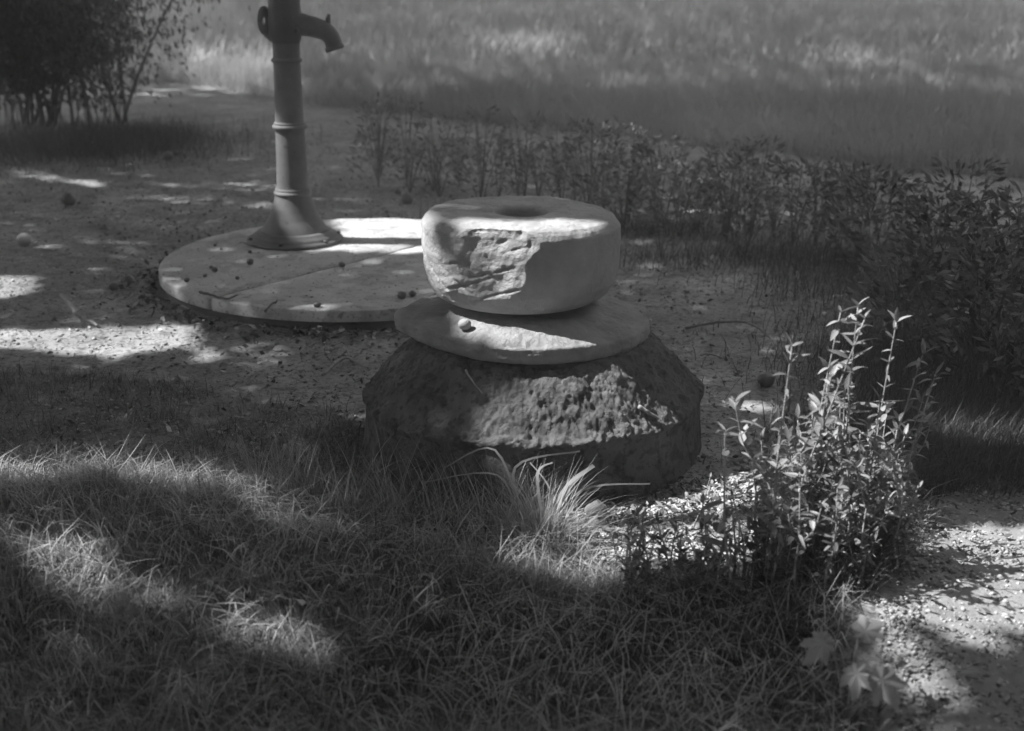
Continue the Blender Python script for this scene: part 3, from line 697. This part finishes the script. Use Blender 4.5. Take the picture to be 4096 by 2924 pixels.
# the tuft in front of the base stone
tc = Vector(ground_at(2170, 2170))
tuft = tag(empty('grass_tuft', tuple(tc)), 'bright tuft of long arching grass blades in front of the base stone', 'grass tuft')
n = 420; a = RNG.uniform(0, 6.283, n); rr = np.abs(RNG.normal(0, .06, n)); x = tc.x+rr*np.cos(a); y = tc.y+rr*np.sin(a)*.7
o = blades('fine_blades', x, y, RNG.uniform(.10, .30, n), RNG.uniform(.0018, .004, n), RNG.uniform(0, .9, n), RNG.uniform(.3, 1.6, n), a+RNG.normal(0, .5, n), RNG.uniform(.35, .95, n), M['grass'], 6)
o.parent = tuft; o.matrix_parent_inverse = Matrix.Translation(-tc)
def broad(px0, py0, pxm, pym, px1, py1, w, y0, y1, t=.9):
    p0 = Vector(at_dist(px0, py0, y0)); pm = Vector(at_dist(pxm, pym, (y0+y1)/2)); p1 = Vector(at_dist(px1, py1, y1))
    c = catmull([p0, pm, p1], 6); V = []; k = len(c)
    for i, p in enumerate(c):
        d = (c[min(i+1, k-1)]-c[max(i-1, 0)]).normalized(); s = d.cross(Vector((0, -.7, .7))).normalized(); ww = w*.5*(.55+.45*math.sin(math.pi*min(1, i/k+.25))) if i < k-1 else w*.3
        V += [tuple(p-s*ww-tc), tuple(p+s*ww-tc)]
    mk('broad_blade', V, grid_faces(k, 2), M['grass'], tuft, col=[t]*len(V))
y0 = tc.y
broad(2160, 2150, 2270, 1950, 2375, 1862, .022, y0, y0+.12, 1.0)
broad(2270, 2140, 2330, 1960, 2600, 1935, .008, y0, y0+.15)
broad(2120, 2130, 2060, 1870, 2320, 1805, .009, y0+.02, y0+.22, .8)
broad(2100, 2110, 1980, 1800, 1780, 1870, .007, y0, y0+.15, .6)
broad(2080, 2120, 1990, 1900, 1690, 1930, .006, y0, y0+.1, .6)
broad(2210, 2130, 2200, 1960, 2120, 1850, .006, y0, y0+.1, .8)
broad(2180, 2130, 2150, 1900, 2210, 1850, .009, y0, y0+.1, .9)

# long loose blades against the left foot of the base stone
lb = MB()
n = 620; x = RNG.uniform(-.8, .1, n); y = 4.08-.25*RNG.random(n)+.35*np.clip((-.35-x), 0, 1)
ok = np.hypot(x-SX, y-SY) > .61; x, y = x[ok], y[ok]; n = len(x)
blades('loose_blades', x, y, RNG.uniform(.10, .30, n), RNG.uniform(.002, .004, n), RNG.uniform(0, .5, n), RNG.uniform(.2, 1.5, n), RNG.uniform(0, 6.283, n), RNG.uniform(.25, 1, n), M['grass'], 6, label='loose thin grass blades standing before the base stone', cat='grass')

# meadow beyond the court
def meadow(name, y0, y1, n, L, w, lab, seed):
    r = np.random.default_rng(seed); yy_ = y0+(y1-y0)*r.random(n)**.9; xx_ = (r.random(n)*2-1)*(.42*yy_+1.5)
    k = in_poly(xx_, yy_, MEADOW_POLY); xx_, yy_ = xx_[k], yy_[k]; m = len(xx_)
    tn = np.clip(.5+.5*wave(xx_, yy_, .5, 91)+r.normal(0, .05, m), 0, 1)
    blades(name, xx_, yy_, L*r.uniform(.6, 1.2, m)*(1+.3*wave(xx_, yy_, .8, 92)), np.full(m, w)*r.uniform(.6, 1.3, m), r.uniform(0, .8, m), r.uniform(.1, 1.3, m), r.uniform(0, 6.28, m), tn, M['meadow'], 2, label=lab, cat='grass')
meadow('meadow_grass', 9.3, 17, 120000, .24, .008, 'tall soft meadow grass beyond the hedge row', 5)
meadow('far_meadow_grass', 17, 42, 80000, .32, .024, 'blurred meadow grass at the top of the picture', 6)

# ------------------------------------------------------------------ gravel and litter
ico = []
def rock_shapes(k):
    r = np.random.default_rng(k); t = (1+5**.5)/2
    v = np.array([(1, 0, 0), (.3, .95, 0), (-.8, .6, 0), (-.8, -.6, 0), (.3, -.95, 0), (.1, 0, 1), (0, .1, -1)])
    f = np.array([(0, 1, 5), (1, 2, 5), (2, 3, 5), (3, 4, 5), (4, 0, 5), (1, 0, 6), (2, 1, 6), (3, 2, 6), (4, 3, 6), (0, 4, 6)])
    return v*r.uniform(.75, 1.2, (7, 1))*np.array([1, r.uniform(.6, 1), r.uniform(.4, .8)]), f
def pebbles(name, x, y, s, tone, label, mt='pebble', zo=None):
    n = len(x); VV = []; FF = []; CC = []; base = 0; idx = np.arange(n) % 6
    z = gz(x, y) if zo is None else zo
    for k in range(6):
        v, f = rock_shapes(k); q = np.where(idx == k)[0]; m = len(q)
        if not m: continue
        a = RNG.uniform(0, 6.283, m); c, s_ = np.cos(a), np.sin(a); sc = s[q]
        vx = v[None, :, 0]*c[:, None]-v[None, :, 1]*s_[:, None]; vy = v[None, :, 0]*s_[:, None]+v[None, :, 1]*c[:, None]
        V = np.stack([vx*sc[:, None]+x[q][:, None], vy*sc[:, None]+y[q][:, None], v[None, :, 2]*sc[:, None]+(z[q]+sc*.25)[:, None]], -1)
        VV.append(V.reshape(-1, 3)); FF.append((f[None]+(np.arange(m)*7)[:, None, None]+base).reshape(-1, 3)); CC.append(np.repeat(tone[q], 7)); base += m*7
    o = mk(name, np.concatenate(VV), np.concatenate(FF), M[mt], col=np.concatenate(CC)); tag(o, label, 'gravel', kind='stuff'); return o
n = 62000; y = 4.1+7.5*RNG.random(n)**1.5; x = RNG.uniform(-1, 1, n)*(.4*y+.6)
ok = (np.hypot(x-WX, y-WY) > 1.04)&(np.hypot(x-SX, y-SY) > .6)&(wave(x, y, 1.6, 93)+.8*RNG.random(n) > .1); x, y = x[ok], y[ok]; n = len(x)
pebbles('court_gravel', x, y, np.minimum(RNG.exponential(.003, n)+.002, .013), np.clip(RNG.normal(.45, .25, n), 0, 1), 'fine gravel and crumbs on the trodden earth')
# bright coarse gravel in front of the hedge stems
c0 = P(2360, 2035); c1 = P(3300, 2035)
GP = [P(2300, 1900), P(3350, 1880), P(3300, 2330), P(2350, 2330)]
n = 26000; x, y = scatter(GP, n, RNG)
pebbles('coarse_gravel', x, y, np.minimum(RNG.exponential(.0035, n)+.003, .013), np.clip(RNG.normal(.55, .28, n), 0, 1), 'coarse pale gravel between base stone and hedge stems')
n = 34000; y = 2.3+2.1*RNG.random(n); u = RNG.random(n)*1.5; x = PATH_X0(y)+u-.05
smoothband = np.exp(-((y-3.42)/.09)**2)*(x < 1.75); ok = RNG.random(n) > .93*smoothband; x, y = x[ok], y[ok]; n = len(x)
pebbles('path_gravel', x, y, np.minimum(RNG.exponential(.0028, n)+.002, .012), np.clip(RNG.normal(.42, .24, n), 0, 1), 'gravel and crumbs on the right hand path', zo=gz(x, y)+.004)
# leaf and chip litter
def litter(name, x, y, s, tone, label, zo=.006):
    n = len(x); r = RNG; a = r.uniform(0, 6.283, n); tl = r.normal(0, .35, n); z = gz(x, y)+zo+r.uniform(0, .008, n); L = s; w = s*r.uniform(.25, .7, n)
    d = np.stack([np.cos(a)*np.cos(tl), np.sin(a)*np.cos(tl), np.sin(tl)], -1); q = np.stack([-np.sin(a), np.cos(a), r.normal(0, .4, n)], -1)
    c = np.stack([x, y, z], -1); up = np.array([0, 0, 1.])
    V = np.stack([c-d*L[:, None], c-d*.1*L[:, None]+q*w[:, None]*.9, c+d*L[:, None]+up*(L*.3)[:, None], c+d*.2*L[:, None]-q*w[:, None]+up*(L*.15)[:, None]], 1).reshape(-1, 3)
    o = mk(name, V, np.arange(4*n).reshape(-1, 4), M['litter'], col=np.repeat(tone, 4)); tag(o, label, 'litter', kind='stuff')
n = 9000; y = 4.2+8*RNG.random(n)**1.4; x = RNG.uniform(-1, 1, n)*(.4*y+.5); ok = (np.hypot(x-WX, y-WY) > 1.03)&(np.hypot(x-SX, y-SY) > .6); x, y = x[ok], y[ok]; n = len(x)
litter('court_litter', x, y, RNG.uniform(.005, .018, n), np.clip(RNG.exponential(.25, n), 0, 1), 'small dead leaves and chips strewn on the earth')
th = RNG.uniform(0, 6.283, 1500); rr = 1.03+np.abs(RNG.normal(0, .10, 1500)); x = WX+rr*np.cos(th); y = WY+rr*np.sin(th)
litter('rim_litter', x, y, RNG.uniform(.008, .028, 1500), np.clip(RNG.exponential(.22, 1500), 0, 1), 'dead leaves heaped against the rim of the well cover', .012)
n = 2600; x, y = scatter(GP, n, RNG)
litter('gravel_litter', x, y, RNG.uniform(.006, .018, n), np.clip(RNG.uniform(0, .8, n)**1.5, 0, 1), 'curled dead leaves on the pale gravel', .01)
n = 1800; y = 2.3+2.1*RNG.random(n); x = PATH_X0(y)+RNG.random(n)*1.4; ok = RNG.random(n) > .93*np.exp(-((y-3.42)/.09)**2)*(x < 1.75); x, y = x[ok], y[ok]; n = len(x)
litter('path_litter', x, y, RNG.uniform(.005, .015, n), np.clip(RNG.uniform(0, .8, n)**1.6, 0, 1), 'dead leaves on the right hand path', .014)
th = RNG.uniform(0, 6.283, 420); rr = RNG.random(420)**.6; x = WX+rr*np.cos(th); y = WY+rr*np.sin(th); ok = np.hypot(x-PX_, y-PY_) > .27; x, y = x[ok], y[ok]; n = len(x)
r_ = RNG.uniform(.002, .006, n)
litter('cover_litter', x[::3], y[::3], RNG.uniform(.005, .014, len(x[::3])), RNG.uniform(0, .25, len(x[::3])), 'dark leaf scraps on the well cover', WT-.012)
o = pebbles('cover_crumbs', x, y, r_, RNG.uniform(0, .3, n), 'dark crumbs and bits strewn on the well cover', zo=np.full(n, WT+.001))

# ------------------------------------------------------------------ large bush, upper left
bc = Vector(ground_at(430, 520)); bush = tag(empty('large_bush', (bc.x-.35, bc.y+.2, bc.z)), 'large dark many stemmed bush filling the upper left corner', 'bush')
rb = random.Random(5); tips = []
for k in range(60):
    a = rb.uniform(0, 6.28); sp_ = rb.uniform(.3, 1.5); H = rb.uniform(1.6, 2.6); b0 = Vector((rb.uniform(-.9, .45), rb.uniform(-.25, .3), -.03))
    dx, dy = math.cos(a)*sp_, math.sin(a)*sp_*.7
    c = catmull([b0, b0+Vector((dx*.18, dy*.18, H*.3)), b0+Vector((dx*.5, dy*.5, H*.68)), b0+Vector((dx, dy, H))], 5)
    V, F = tube(c, [(.006+.010*(k % 3 == 0))*(1-.7*i/len(c)) for i in range(len(c))], 6); mk('stem', V, F, M['bark'], bush, smooth_=True); tips.append(c)
r = np.random.default_rng(9); n = 42000
pts = []
for c in tips:
    cc = np.array([tuple(p) for p in c]); q = r.integers(4, len(cc), n//60); j = cc[q]+r.normal(0, .15, (n//60, 3)); j[:, 2] -= np.abs(r.normal(0, .16, n//60)); pts.append(j)
pts = np.concatenate(pts); pts = pts[(pts[:, 2] > .46+.15*np.sin(pts[:, 0]*3))|((pts[:, 2] > .2)&(r.random(len(pts)) < .35))]; n = len(pts)
d = np.stack([r.normal(.15, .35, n), r.normal(-.1, .35, n), -np.abs(r.normal(.6, .4, n))], -1); d /= np.linalg.norm(d, axis=1)[:, None]
s = np.cross(d, r.normal(0, 1, (n, 3))); s /= np.linalg.norm(s, axis=1)[:, None]; l = r.uniform(.035, .08, n)[:, None]
V = np.stack([pts, pts+d*l*.5+s*l*.16, pts+d*l, pts+d*l*.5-s*l*.16], 1).reshape(-1, 3)
f = mk('foliage', V, np.arange(4*n).reshape(-1, 4), M['bush'], bush, np.repeat(np.clip(r.normal(.12, .18, n), 0, 1), 4)); f['kind'] = 'stuff'

# ------------------------------------------------------------------ trees left of the picture, whose crowns cast the dappled shade
TE = math.tan(SUN_EL)
def U(p): return (p[0]-SH.x*p[2]/TE, p[1]-SH.y*p[2]/TE)
def up(z, pts): return [U(P(a, b, z)) for a, b in pts]
GAPS = [   # (share of leaves missing, outline on the ground) : the breaks in the crowns
 (1, up(0, [(-150, 1105), (130, 1112), (110, 1172), (-150, 1192)])),
 (1, up(0, [(-150, 1322), (200, 1315), (560, 1300), (800, 1310), (760, 1370), (500, 1420), (150, 1395), (-150, 1375)])),
 (.75, up(0, [(760, 1395), (1000, 1365), (1160, 1385), (1100, 1450), (800, 1455)])),
 (.6, up(0, [(100, 962), (600, 968), (590, 1003), (120, 992)])),
 (.75, up(0, [(40, 680), (440, 728), (430, 760), (40, 708)])),
 (.5, up(0, [(620, 738), (1180, 732), (1180, 772), (620, 762)])),
 (.55, up(0, [(560, 785), (1130, 795), (1130, 842), (560, 818)])),
 (1, up(WT, [(1320, 850), (1760, 850), (1760, 960), (1400, 962)])),
 (1, up(WT, [(1500, 984), (1760, 984), (1760, 1010), (1560, 1010)])),
 (1, [(-1.0, 7.66), (-.58, 7.66), (-.58, 7.26), (-1.0, 7.26)]),
 (.25, up(WT, [(1480, 1050), (1700, 1045), (1700, 1085), (1500, 1090)])),
 (.25, up(WT, [(1000, 1195), (1550, 1205), (1540, 1245), (1000, 1235)])),
 (.3, up(WT, [(640, 1120), (760, 1120), (760, 1170), (700, 1170)])),
 (1, [(.22, 4.80), (.33, 4.80), (.42, 4.57), (1.0, 4.57), (1.0, 4.39), (.74, 4.30), (.31, 4.33), (.25, 4.42), (.22, 4.5)]),
 (1, [U(on_base(1880, 1800)), U(on_base(1895, 1690)), U(on_base(1990, 1625)), U(on_base(2050, 1550)), U(on_base(2170, 1500)), (.44, 4.36), (.80, 4.36), (.85, 4.12), (.1, 4.11)]),
 (1, [U(P(2230, 770, .8)), U(P(2370, 772, .8)), U(P(2370, 796, .8)), U(P(2230, 790, .8))]),
 (.85, up(.13, [(-150, 1800), (450, 1790), (900, 1830), (1000, 1900), (950, 2030), (500, 1975), (-150, 1950)])),
 (.7, up(.10, [(850, 1870), (1050, 1900), (1250, 2030), (1480, 2110), (1500, 2230), (1300, 2240), (1100, 2150), (900, 2020)])),
 (1, up(.12, [(150, 2235), (480, 2240), (520, 2330), (400, 2350), (200, 2330)])),
 (1, up(.12, [(560, 2340), (700, 2330), (730, 2390), (600, 2400)])),
 (1, up(.1, [(820, 2410), (1180, 2490), (1230, 2550), (950, 2510)])),
 (1, up(.12, [(20, 2150), (60, 2150), (60, 2200), (20, 2200)])),
 (.85, up(.15, [(1950, 1930), (2350, 1880), (2480, 2100), (2350, 2210), (2000, 2190)])),
 (1, up(0, [(2280, 2090), (3230, 2090), (3240, 2230), (3000, 2260), (2380, 2240)])),
 (1, up(0, [(3680, 2125), (4500, 2120), (4500, 2570), (3500, 2560), (3430, 2400)])),
 (.85, up(.4, [(3000, 1500), (3300, 1430), (3620, 1640), (3540, 2000), (3250, 2180), (2980, 2100)])),
 (.8, up(.7, [(3130, 1230), (3480, 1180), (3720, 1330), (3620, 1480), (3180, 1480)])),
 (.7, up(0, [(2680, 835), (3060, 845), (3030, 935), (2680, 905)])),
 (.5, up(0, [(2730, 1515), (2920, 1530), (2910, 1595), (2730, 1590)])),
 (1, up(0, [(3780, 1775), (4300, 1805), (4300, 1850), (3850, 1830)])),
 (.5, up(0, [(3020, 1345), (3300, 1350), (3300, 1425), (3050, 1415)])),
 (.6, up(.15, [(3300, 2540), (3650, 2540), (3700, 2800), (3400, 2800)])),
 (.95, up(.3, [(700, 140), (1100, 140), (1150, 275), (650, 255)])),
 (.8, up(.35, [(1820, 75), (2260, 85), (2220, 145), (1880, 135)])),
 (.65, up(.35, [(3180, 120), (3660, 135), (3600, 195), (3230, 185)])),
 (.6, up(.35, [(3520, 195), (4050, 225), (4000, 270), (3520, 245)])),
 (.4, up(.13, [(-150, 1950), (500, 1960), (600, 2010), (100, 2030), (-150, 2020)])),
 (.22, up(.1, [(0, 2050), (900, 2100), (1600, 2450), (1500, 2750), (700, 2600), (0, 2500)])),
 (1, up(.1, [(1180, 2500), (1300, 2520), (1320, 2570), (1200, 2560)])),
]
KEEP = [[(.40, 4.50), (.485, 4.49), (.50, 4.60), (.42, 4.60)]]
TREES = [(-6.6, 3.0, 'nearest broad leaved tree left of the pump court'), (-7.4, 9.5, 'broad leaved tree left behind the pump court'), (-14.5, 16.5, 'tall tree left of the meadow, nearer one'), (-17.5, 26.5, 'tall tree left of the meadow, farther one'), (-11.5, -2.5, 'broad leaved tree behind and left of the camera')]
TP = np.array([(a, b) for a, b, _ in TREES])
def canopy(x0, x1, y0, y1, h0, h1, n, s, soft, seed):
    r = np.random.default_rng(seed); ux = r.uniform(x0, x1, n); uy = r.uniform(y0, y1, n); h = r.uniform(h0, h1, n)
    keep = np.ones(n); keep[:] = 1-soft
    jx = ux+r.normal(0, s*.12, n); jy = uy+r.normal(0, s*.12, n)
    for m, poly in GAPS:
        k = in_poly(jx, jy, poly)
        if m == 1 and s < .1:
            for ox, oy in ((.035, 0), (-.035, 0), (0, .035), (0, -.035)): k |= in_poly(jx+ox, jy+oy, poly)
        keep[k] = np.minimum(keep[k], 1-m)
    for poly in KEEP: keep[in_poly(ux, uy, poly)] = 1
    k = r.random(n) < keep; ux, uy, h = ux[k], uy[k], h[k]; n = len(ux)
    c = np.stack([ux+SH.x*h/TE, uy+SH.y*h/TE, h], -1)
    d = r.normal(0, 1, (n, 3)); d[:, 2] *= .6; d /= np.linalg.norm(d, axis=1)[:, None]
    q = np.cross(d, np.stack([r.normal(0, .5, n), r.normal(0, .5, n), np.ones(n)], -1)); q /= np.linalg.norm(q, axis=1)[:, None]
    L = (s*r.uniform(.7, 1.2, n))[:, None]
    return c, d, q, L
parts = [canopy(-6, 6.5, 1.3, 14.5, 5.2, 8.6, 165000, .068, .0, 1), canopy(-13, 15, 14.5, 36, 8, 12.5, 90000, .15, .42, 2), canopy(-5, 6, -5, 1.3, 5.5, 8.5, 22000, .15, .05, 3)]
C_, D_, Q_, L_ = (np.concatenate([p[i] for p in parts]) for i in range(4))
own = np.argmin(((C_[:, None, :2]-TP[None])**2).sum(-1), 1)
for i, (tx, ty, lab) in enumerate(TREES):
    e = tag(empty('shade_tree', (tx, ty, 0)), lab, 'tree', 'trees beside the court and meadow')
    k = own == i; c = C_[k]-np.array([tx, ty, 0]); d, q, L = D_[k], Q_[k], L_[k]; n = len(c)
    if n == 0: continue
    big = i in (2, 3); H = 8.5 if big else 5.6
    V, F = tube(catmull([(0, 0, -.2), (.05, 0, .6), (-.06, .05, 2.2), (.08, -.05, H*.6), (0, 0, H)], 6), list(np.interp(np.linspace(0, 1, 25), [0, .06, .3, 1], [.36, .26, .21, .10])), 18)
    mk('trunk', V, F, M['bark'], e, smooth_=True)
    rr = random.Random(i); ks = np.random.default_rng(i).choice(n, 160, replace=False); made = 0
    for j in ks:
        t = Vector(c[j]); b = Vector((0, 0, H*rr.uniform(.45, .95)))
        lp = catmull([b, b.lerp(t, .45)+Vector((0, 0, .35)), t], 4)
        uu_ = np.array([U((p.x+tx, p.y+ty, p.z)) for a_, b_ in zip(lp[:-1], lp[1:]) for f_ in np.linspace(0, 1, 5) for p in (a_.lerp(b_, float(f_)),)])
        if made >= 30: break
        if any(in_poly(uu_[:, 0]+ox, uu_[:, 1]+oy, poly).any() for m_, poly in GAPS if m_ >= .5 for ox, oy in ((0, 0), (.1, 0), (-.1, 0), (0, .1), (0, -.1))): continue
        made += 1
        V, F = tube(lp, list(np.linspace(.07, .012, 9)), 7); mk('limb', V, F, M['bark'], e, smooth_=True)
    V = np.stack([c-d*L, c+q*L*.7-d*L*.1, c+d*L, c-q*L*.7-d*L*.1], 1).reshape(-1, 3)
    f = mk('crown', V, np.arange(4*n).reshape(-1, 4), M['crown'], e); f['kind'] = 'stuff'

# unseen trees added to block low sky light from right, rear and left
def round_tree(x, y, H, Rr, n, seed, label):
    e = tag(empty('added_screen_tree', (x, y, 0)), label, 'tree', 'added trees that block low sky light')
    V, F = tube(catmull([(0, 0, -.2), (.05, 0, .5), (-.05, .08, H*.3), (0, 0, H*.8)], 6), list(np.linspace(.24, .08, 19)), 14); mk('trunk', V, F, M['bark'], e, smooth_=True)
    r = np.random.default_rng(seed); d = r.normal(0, 1, (n, 3)); d /= np.linalg.norm(d, axis=1)[:, None]
    c = d*(r.random(n)**.4)[:, None]*np.array([Rr, Rr, H*.46])*(1+.25*fbm(d[:, 0], d[:, 1], d[:, 2], 2, 3, seed))[:, None]+np.array([0, 0, H*.54])
    for j in range(9):
        t = Vector(c[j*7]); b = Vector((0, 0, H*(.2+.06*j))); V, F = tube(catmull([b, b.lerp(t, .5)+Vector((0, 0, .25)), t], 4), list(np.linspace(.06, .012, 9)), 6); mk('limb', V, F, M['bark'], e, smooth_=True)
    k = r.normal(0, 1, (n, 3)); k /= np.linalg.norm(k, axis=1)[:, None]; q = np.cross(k, r.normal(0, 1, (n, 3))); q /= np.linalg.norm(q, axis=1)[:, None]; L = r.uniform(.09, .17, n)[:, None]
    V = np.stack([c-k*L, c+q*L*.7, c+k*L, c-q*L*.7], 1).reshape(-1, 3); f = mk('crown', V, np.arange(4*n).reshape(-1, 4), M['crown'], e); f['kind'] = 'stuff'
for i, (x, y, H, Rr, lab) in enumerate([(6.9, 3.0, 6.8, 3.4, 'added tree blocking sky light right of the gravel path'), (8.8, 9.5, 6.8, 3.4, 'added tree blocking sky light right of the dark hedge end'), (12.0, 16.5, 6.8, 3.8, 'added tree blocking sky light right of the near meadow'),
    (4.6, -2.6, 10, 3.3, 'added tree blocking sky light behind the camera on the right'), (-.4, -4.2, 10.5, 3.4, 'added tree blocking sky light straight behind the camera'), (-5.4, -2.4, 10, 3.2, 'added tree blocking sky light behind the camera on the left'),
    (2.2, -5.6, 11, 3.3, 'added tree closing a sky light gap behind the camera, right'), (-3.2, -6.2, 11, 3.3, 'added tree closing a sky light gap behind the camera, left'), (6.9, -.4, 10, 3.0, 'added tree blocking sky light at the near right of the gravel path'),
    (-8.6, .4, 3.4, 2.0, 'added thicket blocking horizon glow at the near left'), (-8.9, 4.6, 3.2, 2.0, 'added thicket blocking horizon glow left of the pump court'), (-9.6, 8.4, 3.4, 2.1, 'added thicket blocking horizon glow left behind the pump court')]):
    round_tree(x, y, H, Rr, 11000, 200+i, lab)

# thin haze volume added to lift the dark tones and soften the meadow
hm = bpy.data.materials.new('haze'); hm.use_nodes = True; N = hm.node_tree.nodes; N.clear()
ho = N.new('ShaderNodeOutputMaterial'); hv = N.new('ShaderNodeVolumePrincipled'); hv.inputs['Color'].default_value = (.9, .9, .9, 1); hv.inputs['Density'].default_value = .015; hv.inputs['Anisotropy'].default_value = .2
hm.node_tree.links.new(hv.outputs[0], ho.inputs['Volume'])
x0, x1, y0, y1, z0, z1 = -320, 320, -80, 1000, -3, 16
Vh = [(x0, y0, z0), (x1, y0, z0), (x1, y1, z0), (x0, y1, z0), (x0, y0, z1), (x1, y0, z1), (x1, y1, z1), (x0, y1, z1)]
tag(mk('haze', Vh, [(0, 3, 2, 1), (4, 5, 6, 7), (0, 1, 5, 4), (1, 2, 6, 5), (2, 3, 7, 6), (3, 0, 4, 7)], hm), kind='stuff')
